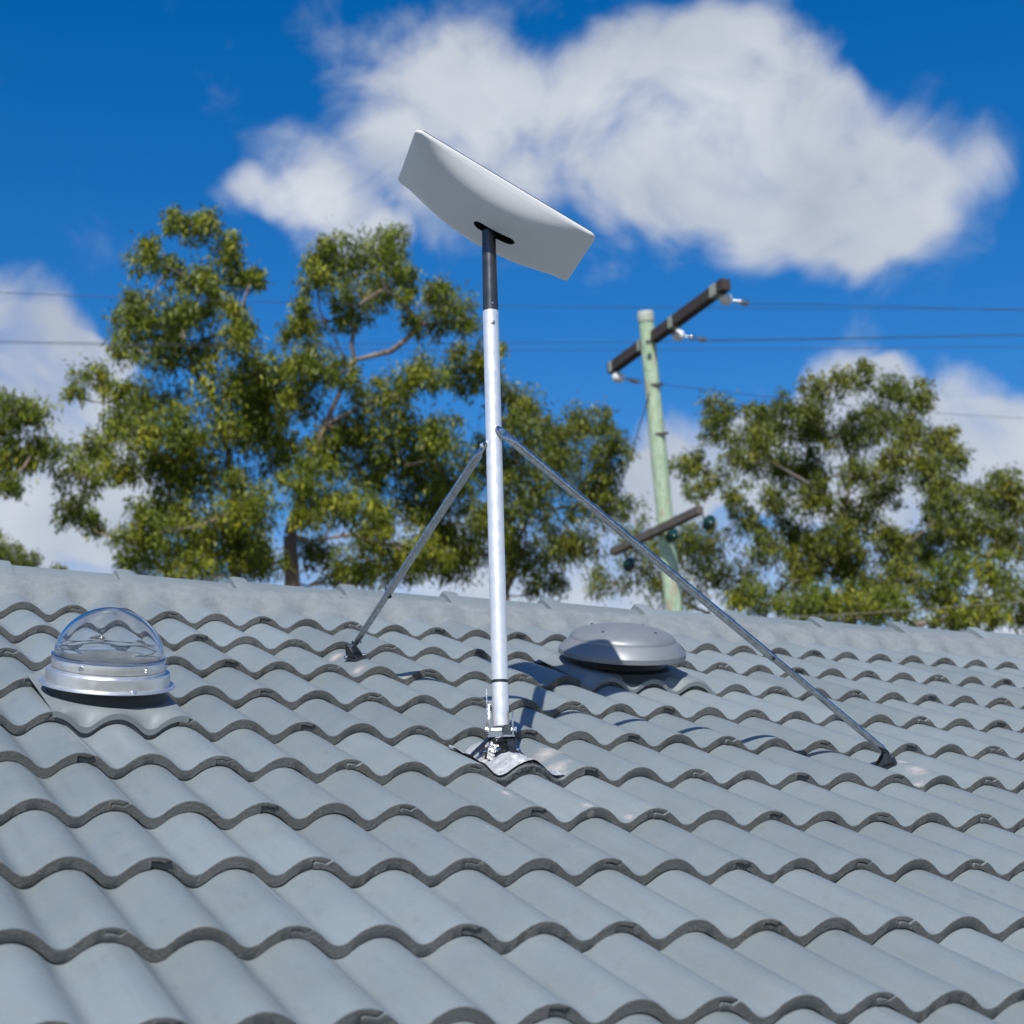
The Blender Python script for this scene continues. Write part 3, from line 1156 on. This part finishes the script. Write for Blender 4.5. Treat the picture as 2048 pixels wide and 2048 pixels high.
def tilted(px, py, roll, opening):
    """axis of a round fitting seen with its rim rolled by roll degrees and opened by opening degrees"""
    d = ray(px, py).normalized()
    up_ = (-DOWN - d * (-DOWN).dot(d)).normalized()
    rt_ = d.cross(up_)
    ro_, op = math.radians(roll), math.radians(opening)
    z_ = (up_ * math.cos(ro_) + rt_ * math.sin(ro_)) * math.cos(op) - d * math.sin(op)
    return axes_from(z_, U)


KX, KS = 2.05 * SP, 4.47 * LG
sk = empty('dome_skylight', R3(KX, KS, 0), 'clear acrylic dome skylight in a shiny metal ring at left', 'skylight')
ko = R3(KX, KS, 0)
KA = tuple(a_ * .965 for a_ in tilted(213, 1376, 3.8, 10.0))
flashing('flashing_sheet', 0.98, 3.10, 3.9 * LG, 5 * LG, KX, KS, .14, m_flash, sk)
mb = MB()
mb.lathe([(.150, -.02), (.147, .006), (.141, .022), (.140, .034)], ko, KA, 64)
mb.build('upstand', m_dark, sk, 40)
mb = MB()
mb.lathe([(.139, .030), (.1665, .030), (.1675, .0315), (.1665, .034), (.1535, .036), (.1525, .040), (.1525, .062), (.1515, .0645), (.1410, .0655), (.1395, .068), (.1390, .072)], ko, KA, 96)
mb.build('flange_ring', m_ring, sk, 35)
mb = MB()
mb.lathe([(.1375, .072), (.1395, .0735), (.1395, .094), (.1385, .096), (.134, .0965)], ko, KA, 96)
mb.build('collar', m_ring, sk, 35)
mb = MB()
pf = []
DR, DH, zb = .1350, .118, .0965
pf.append((.1410, zb + .0005))
pf.append((.1410, zb + .006))
nn = 30
for q in range(nn + 1):
    a = q / nn * math.pi / 2
    pf.append((DR * (1 - math.sin(a) ** 1.85) ** .52 + (.0002 if q == nn else 0), zb + .0075 + DH * math.sin(a)))
inn = [(max(.0002, r_ - .003 * (1 if r_ > .01 else 0)), h_ - (.003 if h_ > zb + .02 else 0)) for r_, h_ in pf[::-1]]
mb.lathe(pf + inn + [pf[0]], ko, KA, 96)
mb.build('dome', m_glass, sk, 35)
mb = MB()
# reflective tube and bright ledge seen through the dome
mb.lathe([(.134, .0963), (.122, .097), (.1215, .094), (.1205, .02), (.1205, -.10)], ko, KA, 72)
mb.build('light_tube', m_ring, sk, 35)
mb = MB()
mb.lathe([(.0001, -.098), (.1205, -.098)], ko, KA, 48)
mb.build('diffuser', mat('diffuser', (.30, .33, .36), .5), sk)
for a_, hh, rr_ in ((-62, .0845, .1395), (-78, .033, .160), (-20, .0845, .1395), (-130, .0845, .1395), (100, .0845, .1395)):
    mb = MB()
    an = math.radians(a_)
    dirn = KA[0] * math.cos(an) + KA[1] * math.sin(an)
    if hh > .05:
        mb.lathe([(.0001, .006), (.0045, .005), (.0065, .002), (.0065, 0)], ko + dirn * rr_ + KA[2] * hh, axes_from(dirn, KA[2]), 14)
    else:
        mb.lathe([(.0001, .008), (.0045, .007), (.0065, .003), (.0065, 0)], ko + dirn * rr_ + KA[2] * hh, KA, 14)
    mb.build('screw', m_bolt, sk, 40)

# ------------------------------------------------------------------ round roof vent
VX, VS = 13.80 * SP, 2.52 * LG
vt = empty('roof_vent', R3(VX, VS, 0), 'round grey metal roof vent with low domed cowl behind the mast', 'roof vent')
vo = R3(VX, VS, 0)
VA = tilted(1246, 1312, 3.0, 9.0)
flashing('flashing_sheet', 12.3, 15.5, 1.9 * LG, 3 * LG, VX, VS, .13, m_flash, vt)
mb = MB()
mb.lathe([(.165, -.02), (.155, .004), (.138, .012), (.132, .030), (.130, .062)], vo, VA, 64)
mb.build('neck', m_dark, vt, 40)
mb = MB()
cow = [(.128, .058), (.196, .0415), (.2, .040), (.2015, .042), (.2015, .056), (.200, .0585), (.172, .088), (.168, .0905)]
for q in range(1, 13):
    a = q / 12 * math.pi / 2
    cow.append((.168 * math.cos(a) + .0001, .0905 + .047 * math.sin(a)))
mb.lathe(cow, vo, VA, 96)
mb.build('cowl', m_vent, vt, 24)
for a_ in (-60, 30, 120, 210):
    an = math.radians(a_)
    mb = MB()
    rr_ = .118
    mb.lathe([(.0001, .0035), (.0038, .0028), (.005, 0)], vo + VA[0] * (math.cos(an) * rr_) + VA[1] * (math.sin(an) * rr_) + VA[2] * (.0905 + .047 * math.sqrt(1 - (rr_ / .168) ** 2)), VA, 12)
    mb.build('rivet', m_galv_dark, vt, 40)

# ------------------------------------------------------------------ utility pole
PD = 29.0
pt, pb = at(1291, 628, PD), at(1347, 1215, PD)
pdir = (pb - pt).normalized()
pole_foot = pt + pdir * ((pt.z + .5) / -pdir.z)
base_loc = pt + pdir * (pt.z / -pdir.z)
up = empty('utility_pole', base_loc, 'pale green timber power pole with dark crossarms behind the roof', 'utility pole')
mb = MB()
LP = (pole_foot - pt).length
ptsP = [pt + pdir * (LP * q / 24) for q in range(25)]
mb.tube(ptsP, [(.118 + .075 * q / 24) * (1 + .03 * math.sin(q * 2.1)) for q in range(25)], 24)
post = mb.build('post', m_post, up, 50)
mb = MB()
mb.tube([pt - pdir * .05, pt - pdir * .03, pt + pdir * .12], [.115, .130, .130], 24)
mb.build('cap', m_capwhite, post, 40)


def arm(pxa, pya, pxb, pyb, pxc, pyc, hw, hh, m, shift):
    c = at(pxc, pyc, PD - shift)
    a = on_level(pxa, pya, c.z)
    b = on_level(pxb, pyb, c.z)
    d = (b - a)
    ln = d.length
    d.normalize()
    z = Vector((0, 0, 1))
    y = z.cross(d).normalized()
    z = d.cross(y)
    mb = MB()
    mb.box((a + b) / 2, (ln / 2, hw, hh), (d, y, z))
    return mb.build('crossarm', m, up), a, b, d, y, z


arm1, a1, b1, d1, y1, z1 = arm(1222, 738, 1452, 568, 1296, 684, .075, .085, m_timber, -.14)
arm1['label'] = 'dark upper crossarm with three white insulators'
for fr, ln in ((.03, .06), (.93, .10), (.58, .07), (.30, .05)):
    mb = MB()
    p_ = a1 + (b1 - a1) * fr
    mb.box(p_, (ln, .079, .089), (d1, y1, z1))
    mb.build('lichen_band', m_lichen, arm1)
arm2, a2, b2, d2, y2, z2 = arm(1226, 1104, 1400, 1020, 1318, 1060, .06, .06, m_timber_grey, .18)
arm2['label'] = 'grey lower crossarm low on the pole'


def strain_insulator(p0, p1, m, parent, body_r, body_l):
    d = (p1 - p0)
    ln = d.length
    d.normalize()
    ax = axes_from(d, (0, 0, 1))
    mb = MB()
    mb.lathe([(.012, 0), (body_r * .5, .02), (body_r, .05), (body_r * 1.05, body_l * .6), (body_r * .9, body_l * .9), (body_r * .4, body_l), (.02, body_l + .02)], p0, ax, 20, cap=True)
    ins = mb.build('insulator', m, parent, 50)
    mb = MB()
    mb.lathe([(.018, body_l), (.018, body_l + .08), (.036, body_l + .10), (.036, body_l + .15), (.018, body_l + .17), (.018, ln - .14), (.045, ln - .12), (.045, ln - .03), (.012, ln)], p0, ax, 12, cap=True)
    mb.build('end_fitting', m_galv, ins, 50)
    return ins


INS = [((1437, 596), (1499, 607)), ((1343, 668), (1414, 680)), ((1224, 752), (1280, 764))]
ends = []
for k_, ((ax_, ay_), (bx2, by2)) in enumerate(INS):
    zz = (a1.z - .12)
    fr = (.93, .50, .06)[k_]
    dep = (a1 + (b1 - a1) * fr - CAM).dot(FWD)
    p0, p1 = at(ax_, ay_, dep), at(bx2, by2, dep)
    strain_insulator(p0, p1, m_porcelain, arm1, .085, .20)
    ends.append(p1)
    mb = MB()
    mb.tube([a1 + (b1 - a1) * fr, p0], .014, 8)
    mb.build('shackle', m_galv_dark, arm1, 50)
for fr, dx in ((.985, (18, 22)), (.52, (30, 8)), (.12, (12, 34))):
    p_ = a2 + (b2 - a2) * fr
    ax = axes_from(RIGHT * .5 + Vector((0, 0, -1)) * .3 - FWD * .8, (0, 0, 1))
    q_ = p_ + RIGHT * (dx[0] / FPX * PD) + DOWN * (dx[1] / FPX * PD)
    mb = MB()
    mb.lathe([(.02, .0), (.115, .012), (.125, .03), (.10, .05), (.05, .07), (.03, .12)], q_, ax, 20, cap=True)
    o = mb.build('green_insulator', m_green_ins, arm2, 50)
    mb = MB()
    mb.tube([p_, q_], .012, 8)
    mb.build('insulator_pin', m_galv_dark, o, 50)
mb = MB()
mb.tube([at(1302, 775, PD - .1), at(1277, 860, PD - .1), at(1255, 935, PD - .1), at(1228, 1010, PD - .05)], .011, 6)
mb.build('guy_wire', m_wire, up, 60)
for ax4, pz in ((arm1, at(1296, 684, PD - .25)), (arm2, at(1318, 1060, PD - .25))):
    mb = MB()
    mb.lathe([(.045, 0), (.045, .012), (.024, .014), (.024, .035), (.0001, .036)], pz, axes_from(-FWD, (0, 0, 1)), 8)
    mb.build('king_bolt', m_galv, ax4, 30)
for py_, tw in ((770, .02), (868, .02)):
    c_ = at(1303 + (py_ - 700) * .095, py_, PD)
    mb = MB()
    mb.tube([c_ - pdir * tw, c_ + pdir * tw], .139 if py_ < 800 else .146, 20)
    mb.build('band', m_timber_grey, post, 50)


# power lines
def line(label, pts, depths, r=.0055, m=None):
    P = [at(x_, y_, d_) for (x_, y_), d_ in zip(pts, depths)]
    # smooth through the points
    out = []
    for a in range(len(P) - 1):
        p0, p1, p2, p3 = P[max(a - 1, 0)], P[a], P[a + 1], P[min(a + 2, len(P) - 1)]
        for q in range(8):
            t_ = q / 8
            out.append(.5 * ((2 * p1) + (p2 - p0) * t_ + (2 * p0 - 5 * p1 + 4 * p2 - p3) * t_ ** 2 + (3 * p1 - p0 - 3 * p2 + p3) * t_ ** 3))
    out.append(P[-1])
    mb = MB()
    mb.tube(out, r, 8)
    o = mb.build('power_line', m or m_wire, None, 60)
    tag(o, label, 'power line', 'overhead power lines')


line('topmost long power line crossing the whole sky behind the mast adapter', [(-500, 560), (0, 585), (500, 603), (950, 612), (1500, 616), (2048, 618), (2500, 619)], [26, 27, 28, 30, 32, 34, 36])
line('middle long power line crossing the whole sky below the topmost one', [(-500, 668), (0, 682), (400, 688), (950, 686), (1500, 681), (2048, 671), (2500, 660)], [26, 27, 28, 30, 32, 34, 36])
line('lowest long power line just under the middle one at right of the mast', [(-500, 676), (0, 686), (450, 694), (950, 700), (1500, 698), (2048, 693), (2500, 688)], [30, 31, 32, 33, 35, 37, 39])
line('power line leaving the nearest insulator at the upper end of the crossarm', [project(ends[0]), (1750, 612), (2048, 621), (2500, 632)], [(ends[0] - CAM).dot(FWD), 31, 34, 38])
line('power line leaving the insulator at the middle of the upper crossarm', [project(ends[1]), (1700, 676), (2048, 668), (2500, 655)], [(ends[1] - CAM).dot(FWD), 31, 34, 38])
line('sagging power line from the lowest insulator down behind the right tree', [project(ends[2]), (1420, 780), (1600, 800), (1900, 828), (2300, 850)], [(ends[2] - CAM).dot(FWD), 31, 34, 39, 46])
line('pale thin service wire just above the ridge at far right', [(1480, 1238), (1700, 1228), (2048, 1203), (2400, 1170)], [24, 24, 24, 24], .005, m_wire_pale)


# ------------------------------------------------------------------ trees
def leaf_mesh(name, centers, radii, dens, size, r, m):
    """drooping lance-shaped leaves in tufts through each blob; centers (n,3), radii (n,3)"""
    P, Dn = [], []
    for c, rad in zip(centers, radii):
        vol_area = math.pi * rad[0] * rad[2]
        n = int(max(26, vol_area * dens))
        nt = max(6, int(n / 34))
        th = r.uniform(0, 2 * np.pi, nt)
        cz = r.uniform(-0.9, 1, nt)
        rr = r.uniform(.03, 1.25, nt) ** .5
        sq = np.sqrt(1 - cz ** 2)
        tc_ = np.stack([rr * sq * np.cos(th) * rad[0], rr * sq * np.sin(th) * rad[1], rr * cz * rad[2]], 1) + c
        pick = r.integers(0, nt, n)
        off = r.normal(0, 1, (n, 3)) * np.array([.115, .115, .135]) * (0.35 + 1.0 * min(rad[0], .75))
        P.append(tc_[pick] + off)
        Dn.append(off)
    P = np.concatenate(P)
    Dn = np.concatenate(Dn)
    n = len(P)
    d = r.normal(0, .55, (n, 3)) + np.array([0, 0, -1.0]) + Dn * 1.5
    d /= np.linalg.norm(d, axis=1)[:, None]
    s = np.cross(d, r.normal(0, 1, (n, 3)))
    s /= np.linalg.norm(s, axis=1)[:, None]
    L = (size * r.uniform(.65, 1.35, n))[:, None]
    W = L * .14
    nrm = np.cross(d, s)
    bend = L * r.uniform(-.12, .12, n)[:, None]
    v = np.stack([P, P + d * L * .4 + s * W + nrm * bend, P + d * L, P + d * L * .4 - s * W + nrm * bend], 1).reshape(-1, 3)
    me = bpy.data.meshes.new(name)
    me.vertices.add(4 * n)
    me.vertices.foreach_set('co', v.astype(np.float32).ravel())
    me.loops.add(4 * n)
    me.loops.foreach_set('vertex_index', np.arange(4 * n, dtype=np.int32))
    me.polygons.add(n)
    me.polygons.foreach_set('loop_start', np.arange(0, 4 * n, 4, dtype=np.int32))
    me.polygons.foreach_set('loop_total', np.full(n, 4, dtype=np.int32))
    me.materials.append(m)
    me.update()
    me.validate()
    return me, n


def tree(label, blobs, depth, trunk, trunk_r, seed, dens=1900, size=.122, m=None, bark=None, spread=1.0, name='gum_tree', grow=1.0, group=None):
    r = np.random.default_rng(seed)
    cen, rad = [], []
    for bl in blobs:
        bx, by, brx, bry = bl
        dd = depth + r.normal(0, 1) * spread
        c = at(bx, by, dd)
        k_ = dd / FPX
        cen.append(c)
        rad.append((brx * k_ * grow, (brx + bry) / 2 * k_ * grow, bry * k_ * grow))
    # ragged sprays standing out of every clump
    sp_c, sp_r = [], []
    for c, q_ in zip(cen, rad):
        for _ in range(4):
            th_, ph_ = r.uniform(0, 2 * math.pi), r.uniform(-.7, 1.2)
            f_ = float(r.uniform(.95, 1.3))
            sp_c.append(c + Vector((math.cos(th_) * math.cos(ph_) * q_[0], math.sin(th_) * math.cos(ph_) * q_[1], math.sin(ph_) * q_[2])) * f_)
            g_ = float(r.uniform(.16, .34))
            sp_r.append((q_[0] * g_, q_[1] * g_, q_[2] * g_ * 1.2))
    tp = [at(x_, y_, depth) for x_, y_ in trunk]
    foot = tp[0].copy()
    low = Vector((foot.x, foot.y, 0))
    root = empty(name, (low.x, low.y, 0), label, 'tree', group)
    nodes, par = [], []
    chain = [low, low.lerp(tp[0], .5)] + tp
    for q, p_ in enumerate(chain):
        nodes.append(p_)
        par.append(q - 1)
    top = tp[-1]
    order = sorted(range(len(cen)), key=lambda q: (cen[q] - top).length)
    leafn = []
    for q in order:
        c = cen[q]
        best, bi = 1e9, 0
        for k_, p_ in enumerate(nodes):
            if k_ < 2:
                continue
            dv = c - p_
            cost = dv.length + max(0, p_.z - c.z) * 1.6 + .12 * (p_ - top).length
            if cost < best:
                best, bi = cost, k_
        p_ = nodes[bi]
        prev = bi
        steps = 3
        for s_ in range(1, steps + 1):
            t_ = s_ / steps
            mid = p_.lerp(c, t_)
            if s_ < steps:
                mid = mid + Vector(r.normal(0, .05, 3)) * (c - p_).length + Vector((0, 0, -.06 * (c - p_).length))
            nodes.append(mid)
            par.append(prev)
            prev = len(nodes) - 1
        leafn.append((q, prev))
    cnt = [0] * len(nodes)
    for q, k_ in leafn:
        while k_ >= 0:
            cnt[k_] += 1
            k_ = par[k_]
    tot = max(cnt)
    radn = [max(.016, trunk_r * (max(c_, .2) / tot) ** .66) for c_ in cnt]
    for k_ in range(len(chain)):
        radn[k_] *= 1.0 - 0.55 * max(0, k_ - 2) / max(1, len(chain) - 3)
    mb = MB()
    for k_ in range(1, len(nodes)):
        if par[k_] >= 0:
            mb.tube([nodes[par[k_]], nodes[k_]], [min(radn[par[k_]], radn[k_] * 1.35), radn[k_]], 7, False)
    # twigs inside each clump
    for q, k_ in leafn:
        for _ in range(7):
            th_ = r.uniform(0, 2 * math.pi)
            e = cen[q] + Vector((math.cos(th_) * rad[q][0], math.sin(th_) * rad[q][1], r.uniform(-.4, .9) * rad[q][2])) * float(r.uniform(.5, .9))
            mb.tube([cen[q], e], [.013, .005], 4, False)
    mb.build('trunk', bark or m_bark, root, 60)
    # thin the crown out where the photo lets the sky through: skip a few clumps' tufts
    me, n = leaf_mesh('crown', np.array([tuple(c) for c in cen + sp_c]), rad + sp_r, dens, size, r, m or m_leaf)
    cr = link('crown', me, root)
    cr['kind'] = 'stuff'
    return root


A = [(381, 450, 46, 30), (355, 440, 24, 18), (415, 435, 24, 20), (302, 517, 36, 36), (338, 535, 24, 28), (456, 506, 34, 38), (397, 564, 46, 34), (466, 554, 46, 30), (505, 556, 24, 20),
     (297, 638, 66, 44), (262, 690, 40, 30), (345, 655, 40, 40), (385, 628, 46, 38), (381, 702, 60, 30), (320, 715, 46, 24), (262, 625, 26, 30),
     (297, 800, 66, 40), (461, 775, 78, 48), (318, 862, 88, 48), (456, 856, 84, 54), (180, 748, 32, 20), (146, 790, 20, 22), (215, 770, 20, 16),
     (180, 898, 46, 30), (159, 951, 44, 34), (148, 1022, 38, 38), (178, 1048, 22, 24), (225, 940, 40, 30), (329, 935, 84, 40), (424, 946, 80, 46), (339, 1016, 62, 44),
     (297, 1070, 60, 46), (424, 1036, 74, 50), (390, 1105, 70, 44), (290, 1120, 50, 30), (530, 850, 54, 60), (530, 744, 52, 44), (509, 1010, 50, 54), (480, 1085, 50, 40), (470, 1125, 60, 34), (360, 1135, 60, 26), (530, 1120, 40, 34), (250, 850, 44, 40), (470, 680, 40, 40), (440, 610, 30, 30), (480, 640, 26, 30)]
A2 = [(779, 480, 34, 26), (731, 518, 86, 40), (652, 517, 42, 30), (632, 556, 30, 30), (725, 586, 60, 34), (795, 555, 34, 36), (599, 612, 20, 22), (620, 649, 34, 30), (700, 628, 36, 32), (805, 600, 20, 18),
      (890, 605, 50, 36), (848, 648, 36, 24), (922, 640, 34, 26), (875, 580, 26, 20), (585, 665, 24, 24),
      (625, 729, 62, 46), (599, 792, 54, 40), (690, 745, 26, 30), (768, 797, 64, 36), (848, 755, 56, 40), (927, 740, 54, 40), (975, 715, 34, 34), (795, 866, 74, 46), (705, 861, 48, 40), (890, 880, 50, 42),
      (821, 940, 80, 46), (731, 930, 58, 44), (615, 962, 50, 46), (625, 1025, 52, 40), (715, 1015, 62, 46), (827, 1015, 64, 42), (742, 1084, 52, 40), (784, 1128, 58, 38), (678, 1150, 34, 26), (650, 885, 44, 40), (900, 960, 50, 44), (560, 920, 44, 44), (640, 1110, 40, 34), (720, 1150, 50, 26), (850, 1100, 50, 40)]
B = [(1060, 822, 40, 38), (1030, 850, 30, 30), (1166, 848, 48, 34), (1219, 890, 34, 52), (1113, 925, 74, 48), (1187, 1005, 56, 50), (1060, 1005, 56, 56), (1145, 1090, 62, 46), (1040, 1115, 56, 46), (975, 1050, 54, 56),
     (930, 1110, 54, 46), (1100, 870, 40, 36), (1200, 950, 40, 40), (985, 930, 50, 60), (1005, 800, 34, 34), (870, 1110, 50, 46), (1090, 1170, 40, 24), (880, 1040, 40, 40)]
D = [(1708, 752, 42, 26), (1650, 776, 38, 28), (1787, 776, 36, 26), (1836, 796, 36, 32), (1443, 823, 42, 27), (1532, 834, 38, 38), (1591, 820, 42, 28), (1443, 868, 36, 28), (1520, 888, 46, 36), (1615, 866, 56, 42), (1704, 872, 46, 38),
     (1762, 850, 46, 32), (1826, 864, 50, 38), (1380, 932, 38, 28), (1404, 968, 27, 28), (1468, 990, 19, 38), (1473, 922, 32, 24), (1605, 942, 50, 46), (1630, 996, 42, 38), (1718, 945, 36, 32), (1797, 925, 42, 38), (1861, 952, 46, 46),
     (1905, 916, 30, 26), (1713, 1040, 50, 42), (1591, 1070, 44, 36), (1542, 1093, 32, 36), (1640, 1118, 58, 44), (1787, 1098, 46, 42), (1836, 1108, 54, 42), (1811, 1158, 50, 36), (1700, 1130, 40, 36), (1760, 990, 34, 34), (1900, 1010, 40, 40), (1870, 1050, 40, 36), (1560, 1000, 34, 34), (1500, 1040, 30, 30), (1545, 945, 34, 30), (1680, 1085, 44, 36), (1740, 1170, 50, 30), (1600, 1160, 40, 30), (1880, 880, 30, 26)]
D2 = [(1689, 1205, 90, 30), (1620, 1215, 50, 26), (1760, 1220, 50, 26), (1944, 1216, 36, 28), (1910, 1150, 40, 34), (1990, 1150, 36, 40), (1500, 1195, 44, 26), (1980, 1230, 44, 24), (1885, 1240, 36, 24), (1870, 1190, 34, 22), (1560, 1205, 24, 20)]
EE = [(2008, 970, 42, 32), (1963, 996, 32, 28), (1973, 1050, 50, 38), (1934, 1080, 36, 34), (2008, 1094, 28, 28), (2036, 1020, 38, 38), (2022, 1192, 28, 25), (2036, 1232, 25, 20), (2090, 1000, 44, 40), (2080, 1080, 50, 50), (2100, 1170, 40, 40)]
FF = [(1267, 1020, 24, 22), (1375, 1070, 42, 34), (1419, 1084, 36, 38), (1272, 1094, 42, 38), (1296, 1148, 46, 34), (1394, 1120, 42, 42), (1434, 1168, 54, 38), (1223, 1166, 42, 28), (1493, 1143, 27, 38), (1340, 1180, 46, 30), (1345, 1115, 34, 34)]
CC = [(48, 820, 46, 30), (20, 838, 32, 30), (66, 905, 56, 26), (26, 916, 34, 28), (20, 965, 26, 22), (100, 900, 26, 18), (-60, 850, 60, 50), (-70, 950, 60, 50), (-120, 780, 60, 50)]
C2 = [(20, 1120, 34, 24), (56, 1128, 20, 18), (-40, 1110, 50, 40)]
C3 = [(117, 1148, 22, 12), (100, 1155, 24, 14)]

tree('tall gum tree at left with a high twin-tipped left crown', A, 35.0, [(470, 1175), (470, 1020), (455, 900), (430, 800)], .10, 1, grow=.98, group=None)
tree('gum tree with brown trunk at the ridge and crown close left of the mast', A2, 36.5, [(585, 1165), (580, 1070), (615, 960), (650, 850), (710, 720)], .165, 2, grow=.98, m=m_leaf)
tree('darker low gum tree directly behind the mast and right brace', B, 39.0, [(1010, 1190), (1030, 1100), (1070, 1000)], .11, 3, grow=1.0, m=m_leaf2)
tree('broad gum tree with spreading limbs right of the power pole', D, 40.0, [(1700, 1225), (1700, 1130), (1690, 1040), (1700, 950)], .14, 4, grow=.98, m=m_leaf2, bark=m_bark_grey)
tree('low bushy shrub at the foot of the broad right tree', D2, 37.0, [(1680, 1290), (1690, 1240)], .07, 5, grow=1.1, m=m_leaf, name='shrub')
tree('gum tree cut off by the right edge of the picture', EE, 42.0, [(1860, 1265), (1900, 1190), (1960, 1110)], .09, 6, grow=1.0, m=m_leaf2, bark=m_bark_grey)
tree('thin young gum saplings in a clump behind the foot of the power pole', FF, 43.0, [(1420, 1230), (1410, 1160)], .06, 7, grow=1.1, m=m_leaf2, dens=900)
tree('gum tree branch reaching in at the far left edge', CC, 33.0, [(-160, 1200), (-120, 1050), (-60, 960)], .10, 8, grow=1.08)
tree('small dark palm-like treetop at the far left above the ridge', C2, 45.0, [(10, 1200), (15, 1150)], .08, 9, grow=1.1, m=m_leaf2, name='small_tree')
tree('tiny bush top peeping over the ridge beside the skylight', C3, 40.0, [(108, 1200), (108, 1170)], .05, 10, grow=1.1, name='bush')
